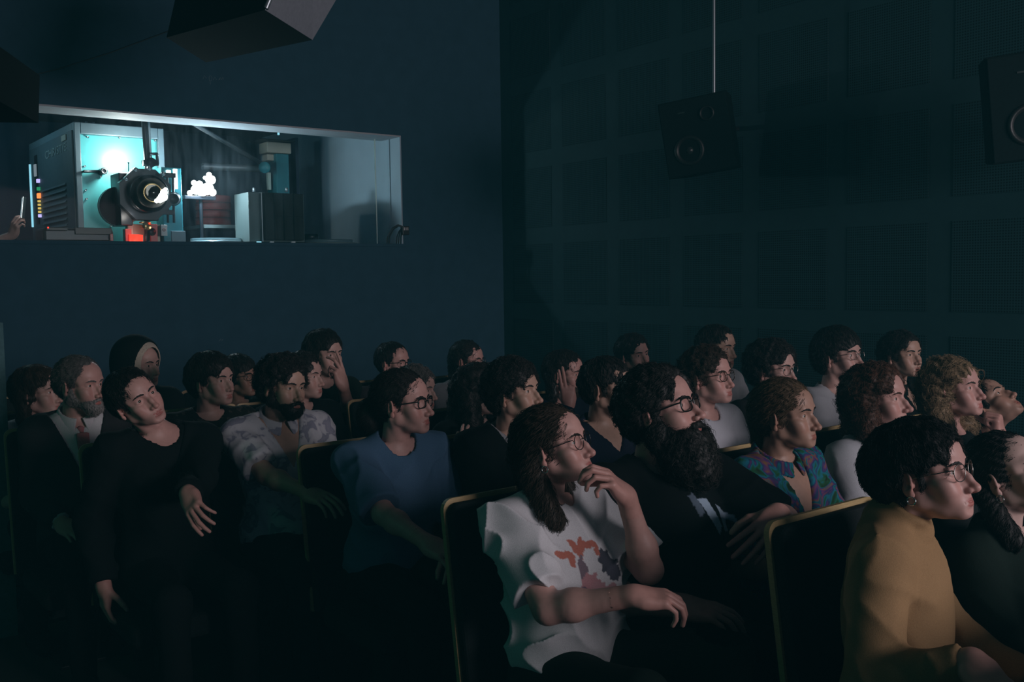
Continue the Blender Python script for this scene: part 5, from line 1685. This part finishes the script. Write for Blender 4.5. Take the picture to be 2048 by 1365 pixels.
xz(322, 334, 368, 485, PY + .00, PY + .16, 'side_plate', 'teal_dark', .006)
xz(347, 338, 356, 378, PY - .012, PY + .01, 'lit_slot', 'glow_white', .002, label='narrow slot lit white')
xz(333, 340, 342, 352, PY - .012, PY + .01, 'lit_port', 'glow_white', .004, label='small white-lit port')
xz(343, 462, 372, 484, PY - .012, PY + .01, 'label_plate', 'lamphouse_grey', .003)
xz(322, 450, 335, 472, PY - .03, PY - .02, 'label_plate', 'white_paper', .001)
rel(obj('label_mark', ring(A(328, 460, PY - .032), (0, 1, 0), .010, .0022, 16, 5), 'film_can_red', None, True), pj)
# octagonal lens plate and barrel
def oct_plate(c, r, y0, y1, n=8):
    v = []
    for y in (y0, y1):
        for i in range(n):
            t = 2 * math.pi * (i + .5) / n
            v.append((c[0] + r * math.cos(t), y, c[2] + r * math.sin(t)))
        v.append((c[0], y, c[2]))
    q = [(i, (i + 1) % n, n + 1 + (i + 1) % n, n + 1 + i) for i in range(n)]
    q += [(i, n, (i + 1) % n, i) for i in range(0)]
    me = [tuple(x) for x in q]
    f = [tuple(range(n)), tuple(range(2 * n, n, -1))]
    return np.array(v), me, f
def polyobj(name, v, faces, mat, parent, smooth=False):
    me = bpy.data.meshes.new(name); me.from_pydata([tuple(x) for x in v], [], faces); me.update(); me.materials.append(MAT[mat])
    if smooth:
        for p in me.polygons: p.use_smooth = True
    o = bpy.data.objects.new(name, me); C.objects.link(o)
    return rel(o, parent)
ov, oq, of = oct_plate(lc, .205, PY - .09, PY - .02)
polyobj('turret_plate', ov, oq + of, 'dark_metal', pj)
rel(obj('lens_barrel', cyl(lc + V(0, .08, 0), lc - V(0, .05, 0), .135, 32), 'dark_metal', None, True), pj)
rel(obj('lens_housing', cyl(lc, lc - V(0, .10, 0), .110, 32), 'black_plastic', None, True), pj)
rel(obj('lens_ring', ring(lc - V(0, .105, 0), (0, 1, 0), .066, .006, 36, 8), 'brass', None, True), pj)
rel(obj('front_lens', cyl(lc - V(0, .09, 0), lc - V(0, .104, 0), .062, 32), 'pupil', None, True), pj)
rel(obj('lens_flange', ring(lc - V(.0, .04, 0), (0, 1, 0), .132, .010, 36, 8), 'dark_metal', None, True), pj)
for dx, dz in ((-.17, .10), (.0, .185), (-.10, .17), (.10, .15)):
    c = lc + V(dx, -.03, dz)
    rel(obj('adjusting_screw', cyl(c, c - V(0, .03, 0), .016, 12), 'steel', None, True), pj)
# light leaking beside the lens
def blob(c, r, name, mat, parent, label=None):
    t = np.linspace(-1, 1, 8)
    v, q = tube([c + V(0, 0, r * s) for s in t], [max(.0015, r * math.sqrt(max(0, 1 - s * s))) for s in t], 14)
    return rel(obj(name, (v, q), mat, None, True, label=label), parent)
for px, py, r in ((313, 402, .016), (320, 399, .026), (326, 394, .034), (328, 385, .026), (331, 379, .014)):
    blob(A(px, py, PY - .27), r, 'lit_gate', 'glow_white', pj, 'white light leaking beside the lens')
xz(340, 384, 352, 406, PY - .02, PY - .01, 'lit_gate', 'glow_white', .004, label='white light leaking through the plate')
for px in (334, 346):
    rel(obj('guide_rail', tube([A(px, 352, PY - .05), A(px + 2, 446, PY - .05)], .010, 8), 'dark_metal', None, True), pj)
xz(326, 345, 352, 356, PY - .06, PY - .04, 'guide_bracket', 'dark_metal', .003); xz(326, 420, 350, 430, PY - .06, PY - .04, 'guide_bracket', 'dark_metal', .003)
rel(obj('take_up_arm', cyl(A(347, 398, PY - .03), A(347, 398, PY - .10), .055, 20, True, .04), 'dark_metal', None, True), pj)
# the dim wheel at the left of the gate and red-lit lower works
wh = A(240, 413, PY + .10)
rel(obj('shutter_wheel', cyl(wh, wh + V(0, .05, 0), .150, 30), 'dark_metal', None, True), pj)
rel(obj('shutter_light', ring(wh - V(-.055, .012, 0), (0, 1, 0), .012, .026, 12, 8), 'glow_white', None, True), pj)
xz(253, 414, 268, 472, PY + .02, PY + .06, 'lower_casting', 'beige_metal', .006)
xz(253, 448, 322, 486, PY + .06, PY + .10, 'lower_casting', 'beige_metal', .006)
for (x0, y0, x1, y1) in ((283, 443, 303, 447), (284, 450, 298, 457)):
    xz(x0, y0, x1, y1, PY - .10, PY - .04, 'brass_fitting', 'brass', .003)
rel(obj('lower_shaft', cyl(A(294, 440, PY - .06), A(294, 486, PY - .06), .022, 14), 'dark_metal', None, True), pj)
rel(obj('hand_knob', cyl(A(294, 452, PY - .05), A(294, 452, PY - .12), .032, 16), 'brass', None, True), pj)
rel(obj('film_roller', cyl(A(304, 464, PY - .02), A(304, 464, PY - .10), .030, 16), 'dark_metal', None, True), pj)
xz(270, 430, 318, 442, PY - .08, PY - .02, 'lower_clamp', 'dark_metal', .006)
rel(obj('red_lamp', cyl(A(272, 484, PY - .06), A(272, 470, PY - .06), .048, 20), 'glow_red', None, True), pj)
xz(250, 458, 264, 486, PY - .04, PY + .02, 'red_lens', 'clear_red', .004); xz(300, 448, 316, 486, PY + .0, PY + .05, 'red_lens', 'clear_red', .004)
rel(obj('antenna', tube([A(257, 346, PY + .05), A(257, 327, PY + .05)], .0035, 6), 'dark_metal', None, True), pj)
rel(obj('antenna_tip', ring(A(257, 326, PY + .05), (0, 1, 0), .003, .005, 8, 6), 'dark_metal', None, True), pj)
# upright rail with its clamp
pole = thing('upright_rail', 'dark upright double rail with clamps above the projector', 'rail', tuple(A(292, 345, PY + .02)))
rel(obj('rail', tube([A(286, 215, PY + .02), A(295, 345, PY + .02)], .020, 10), 'dark_metal', None, True), pole)
rel(obj('rail', tube([A(295, 215, PY + .02), A(302, 340, PY + .02)], .012, 10), 'steel', None, True), pole)
cl = rel(obj('clamp', join([cyl(A(285, 326, PY - .01), A(316, 326, PY - .01), .024, 12)]), 'dark_metal', None, True), pole)
rel(obj('clamp_knob', cyl(A(303, 325, PY - .05), A(303, 325, PY + .01), .036, 18), 'dark_metal', None, True), pole)
rel(obj('clamp_arm', join([cyl(A(299, 308, PY), A(315, 308, PY), .012, 8), cyl(A(314, 308, PY), A(315, 330, PY), .012, 8)]), 'dark_metal', None, True), pole)
# white glare right of the projector, modelled as glowing blobs; tray and stand added
lamp = thing('glare_cluster', 'white glare right of the projector modelled as glowing blobs', 'lamp', tuple(A(402, 396, 7.66)))
rel(obj('stand', tube([V(A(401, 396, 7.72)[0], 7.72, WZ0 - .035), A(401, 396, 7.72)], .014, 8), 'dark_metal', None, True), lamp)
rel(obj('glare_tray', slab(tuple(A(370, 398, 7.68)), tuple(A(432, 393, 7.68) + V(0, .08, .0))), 'dark_metal', bevel=.004), lamp)
for px, py, r in ((380, 386, .022), (392, 380, .040), (388, 366, .022), (399, 368, .026), (404, 382, .046), (415, 378, .050), (421, 360, .040), (418, 350, .022), (410, 356, .016), (425, 385, .030)):
    c = A(px, py, 7.69)
    t = np.linspace(-1, 1, 8)
    v, q = tube([c + V(0, 0, r * s) for s in t], [max(.0015, r * math.sqrt(max(0, 1 - s * s))) for s in t], 14)
    rel(obj('glare_blob', (v, q), 'glow_white', None, True), lamp)
# struts
def bar(name, label, a, b, r, mat):
    o = tag(obj(name, tube([a, b], r, 12), mat, None, True), label, name.replace('_', ' '))
    return o
bar('strut', 'pale diagonal strut from the booth ceiling', A(362, 232, 7.6), A(538, 336, 9.0), .020, 'steel')
tag(obj('crossbar', tube([A(405, 333, 8.5), A(530, 338, 8.5)], .032, 12), 'steel', None, True), 'level pale crossbar behind the dark speaker', 'bar')
# second, teal column with a cream head
tc = thing('teal_column', 'teal machine column with a cream head and side knob behind the speaker', 'machine', tuple(A(560, 470, 8.3)))
xz(552, 307, 583, 500, 8.25, 8.45, 'column', 'teal_dark', .006, tc)
xz(534, 283, 583, 308, 8.26, 8.44, 'head', 'cream_plastic', .008, tc)
xz(520, 276, 592, 284, 8.20, 8.50, 'head_cover', 'dark_metal', .006, tc)
xz(534, 308, 553, 322, 8.30, 8.42, 'neck', 'cream_plastic', .006, tc)
rel(obj('knob', cyl(A(529, 335, 8.30), A(529, 335, 8.20), .050, 20), 'teal_dark', None, True), tc)
xz(536, 345, 543, 380, 8.32, 8.36, 'clear_guard', 'glass_edge', .003, tc)
bk = xz(590, 275, 600, 400, 8.5, 8.7, 'rear_post', 'booth_dark', .004, tc)
# dark speaker / monitor on the sill
mo = thing('monitor_speaker', 'boxy monitor speaker with a black ribbed grille and grey side on the sill', 'loudspeaker', tuple(A(560, 484, 7.5)))
xz(497, 384, 610, 485, 7.52, 7.82, 'cabinet', 'cabinet_grey', .006, mo)
xz(496, 384, 520, 484, 7.49, 7.53, 'side_pillar', 'cabinet_grey', .004, mo)
xz(529, 385, 609, 481, 7.47, 7.53, 'grille', 'grille_black', .006, mo)
xz(522, 385, 527, 484, 7.48, 7.53, 'edge_strip', 'steel', .002, mo)
for px in (549, 568, 588):
    xz(px - .6, 387, px + .6, 480, 7.462, 7.475, 'grille_rib', 'speaker_baffle', 0, mo)
xz(531, 432, 608, 434, 7.460, 7.475, 'grille_rib', 'speaker_baffle', 0, mo)
for px in (508, 573):
    rel(obj('top_screw', cyl(A(px, 384, 7.6), A(px, 376, 7.6), .012, 8), 'steel', None, True), mo)
for px, mat in ((520, 'glow_cyan'), (545, 'steel'), (588, 'white_paper')):
    xz(px - 5, 483, px + 3, 486, 7.45, 7.47, 'port', mat, 0, mo)
# stack of red film cans
for i in range(4):
    z = A(440, 449 - i * 15, 8.2)
    tag(obj('film_can', cyl(V(z[0], 8.35, z[2]), V(z[0], 8.35, z[2] + .058), .15 - .004 * (i % 2), 28), 'film_can_red', None, True), ['dull red film can, lowest of the stack beside the white glare', 'dull red film can, second from below in the stack', 'dull red film can, second from the top of the stack', 'dull red film can, topmost of the stack'][i], 'film can', 'stack of red film cans')
# table, platters
tbl = tag(obj('bench', slab((A(150, 480, 8.2)[0], 7.42, WZ0 - .06), (WX1 - .02, 8.9, WZ0 - .035)), 'dark_metal'), 'dark bench top along the booth window sill', 'bench')
c0 = (A(410, 455, 8.2) + A(500, 455, 8.2)) / 2
SHELF = tag(obj('shelf_board', slab((A(408, 455, 8.0)[0], 8.0, A(408, 456, 8.0)[2]), (A(500, 455, 8.0)[0], 8.5, A(408, 449, 8.0)[2])), 'platter_metal', bevel=.003), 'pale metal shelf under the red film cans', 'shelf')
for px0, px1, py, y, lab in ((388, 500, 479, 7.62, 'shiny flat film platter left of the monitor speaker'), (612, 724, 479, 7.62, 'shiny flat film platter right of the monitor speaker')):
    p0, p1 = A(px0, py, y), A(px1, py, y)
    c = (p0 + p1) / 2; r = (p1[0] - p0[0]) / 2
    pt = thing('film_platter', lab, 'film platter', (c[0], y + .12, WZ0), 'film platters on the sill')
    rel(obj('platter', cyl(V(c[0], y + r * .6, WZ0 + .010), V(c[0], y + r * .6, WZ0 + .030), r, 48), 'platter_metal', None, True), pt)
    rel(obj('film_roll', cyl(V(c[0], y + r * .6, WZ0 + .030), V(c[0], y + r * .6, WZ0 + .058), r * .86, 48), 'lamphouse_grey' if px0 > 600 else 'platter_metal', None, True), pt)
kn = A(630, 468, 7.66)
tag(obj('reel_core', cyl(V(kn[0], 7.75, WZ0 + .055), V(kn[0], 7.75, WZ0 + .105), .070, 24), 'dark_metal', None, True), 'small dark ribbed reel core right of the monitor speaker', 'reel')
# dark equipment case at the left
for _x in (A(412, 455, 8.2)[0], A(496, 455, 8.2)[0]):
    rel(obj('bracket', slab((_x - .012, 8.24, WZ0 - .035), (_x + .012, 8.26, A(408, 456, 8.0)[2] + .002)), 'dark_metal'), SHELF)
cs = thing('equipment_case', 'low dark equipment case with a red lamp on the sill below the lamphouse', 'case', tuple(A(156, 480, 7.5)))
xz(86, 455, 228, 486, 7.50, 7.75, 'body', 'dark_metal', .02, cs); xz(150, 455, 224, 470, 7.485, 7.51, 'front_panel', 'black_plastic', .004, cs)
xz(92, 454, 136, 462, 7.46, 7.52, 'lid', 'black_plastic', .006, cs); xz(220, 468, 227, 482, 7.47, 7.50, 'lamp', 'clear_red', .003, cs); xz(95, 454, 98, 457, 7.455, 7.465, 'indicator', 'glow_red', .001, cs)
# ceiling lamp in the booth
cl = thing('ceiling_lamp', 'frosted dome lamp on the booth ceiling above the lamphouse', 'lamp', (float(A(224, 228, 8.9)[0]), 8.9, 3.15))
cc = A(224, 228, 8.9)
t = np.linspace(0, 1, 6)
glow('glow_soft', (.55, .68, .66), .40)
rel(obj('dome', tube([V(cc[0], 8.9, cc[2] + .06 - .09 * s) for s in t], [.11 * math.sqrt(max(0.0004, 1 - s * s)) for s in t], 24), 'glow_soft', None, True), cl)
rel(obj('base', cyl(V(cc[0], 8.9, cc[2] + .06), V(cc[0], 8.9, 3.15), .12, 24), 'cream_plastic', None, True), cl)
# cables and little box in the window's right corner
bx = thing('junction_box', 'small box with white marks and looped cables at the lower right window corner', 'box', tuple(A(812, 470, YB - .02)))
pj0 = A(806, 452, YB - .045); pj1 = A(819, 470, YB - .045)
rel(obj('body', slab((pj0[0], YB - .045, pj1[2]), (pj1[0], YB, pj0[2])), 'black_plastic', bevel=.003), bx)
for i in range(3):
    p = A(809 + i * 3.4, 458, YB - .048)
    rel(obj('mark', slab((p[0] - .0035, YB - .0475, p[2] - .012), (p[0] + .0035, YB - .044, p[2] + .012)), 'white_paper'), bx)
for k, (xa, top) in enumerate(((774, 450), (778, 452), (793, 458), (797, 455), (801, 460))):
    pts = [A(xa, 488, YB + .03), A(xa + 1, 474, YB + .02), A(xa + (806 - xa) * .35, top + 6, YB - .0), A(xa + (806 - xa) * .7, top, YB - .02), A(807, top + 4, YB - .03)]
    P3 = []
    for i in range(len(pts) - 1):
        for s in (0, .33, .66): P3.append(pts[i] * (1 - s) + pts[i + 1] * s)
    P3.append(pts[-1])
    rel(obj('cable', tube(P3, .0055, 6), 'black_plastic', None, True), bx)
# tiny bulbs seen in the glass
for px, py, lab in ((557, 270, 'tiny bright pilot lamp below the booth window head'),):
    p = A(px, py, 8.6)
    tag(obj('pilot_lamp', cyl(p, p + V(0, 0, .022), .010, 8), 'glow_cyan', None, True), lab, 'lamp')

# the person in the booth holding up a phone
sp = dict(label='person in the projection booth raising a phone at the left window edge', eye=(-58, 442), t=7.05, psi=80, pitch=2, skin='rosy', size=1.0, hair=dict(t=.018, curl=.004, back=-.09), clothes=[longs('cloth_black', sleeve=1.55)], hip=.82,
          arm_r=dict(px=(36, 468, 6.92), dir=Dir((36, 468, 6.92), (46, 425, 6.85)), back=(-.75, -.5, .1), curl=((.5, .9, .6), (.6, 1.0, .7), (.7, 1.05, .8), (.8, 1.1, .8)), thumb=(.6, .3), pole=(.1, .0, -1)), arm_l=dict(lap=(.12, .28, .2)), raised=1, lod=1, lean=.02, turn=-50, hand_h=.0040)
FLOOR_Z = .40
build_person(sp)
FLOOR_Z = 0.0
ph = thing('phone', 'phone with a bright blue-white screen held up in the booth', 'phone', tuple(at_depth(48, 412, 6.84)))
pc = at_depth(47, 416, 6.86); fr = np.stack([nrm(V(.45, .9, 0)), nrm(V(.9, -.45, 0)), V(.12, 0, 1)], 1)
v, q = slab((-.037, -.0045, -.075), (.037, .0045, .075)); rel(obj('body', (v @ fr.T + pc, q), 'silver', bevel=.003), ph)
v, q = slab((-.033, -.0060, -.068), (.033, -.0040, .068)); rel(obj('screen', (v @ fr.T + pc, q), 'glow_phone'), ph)
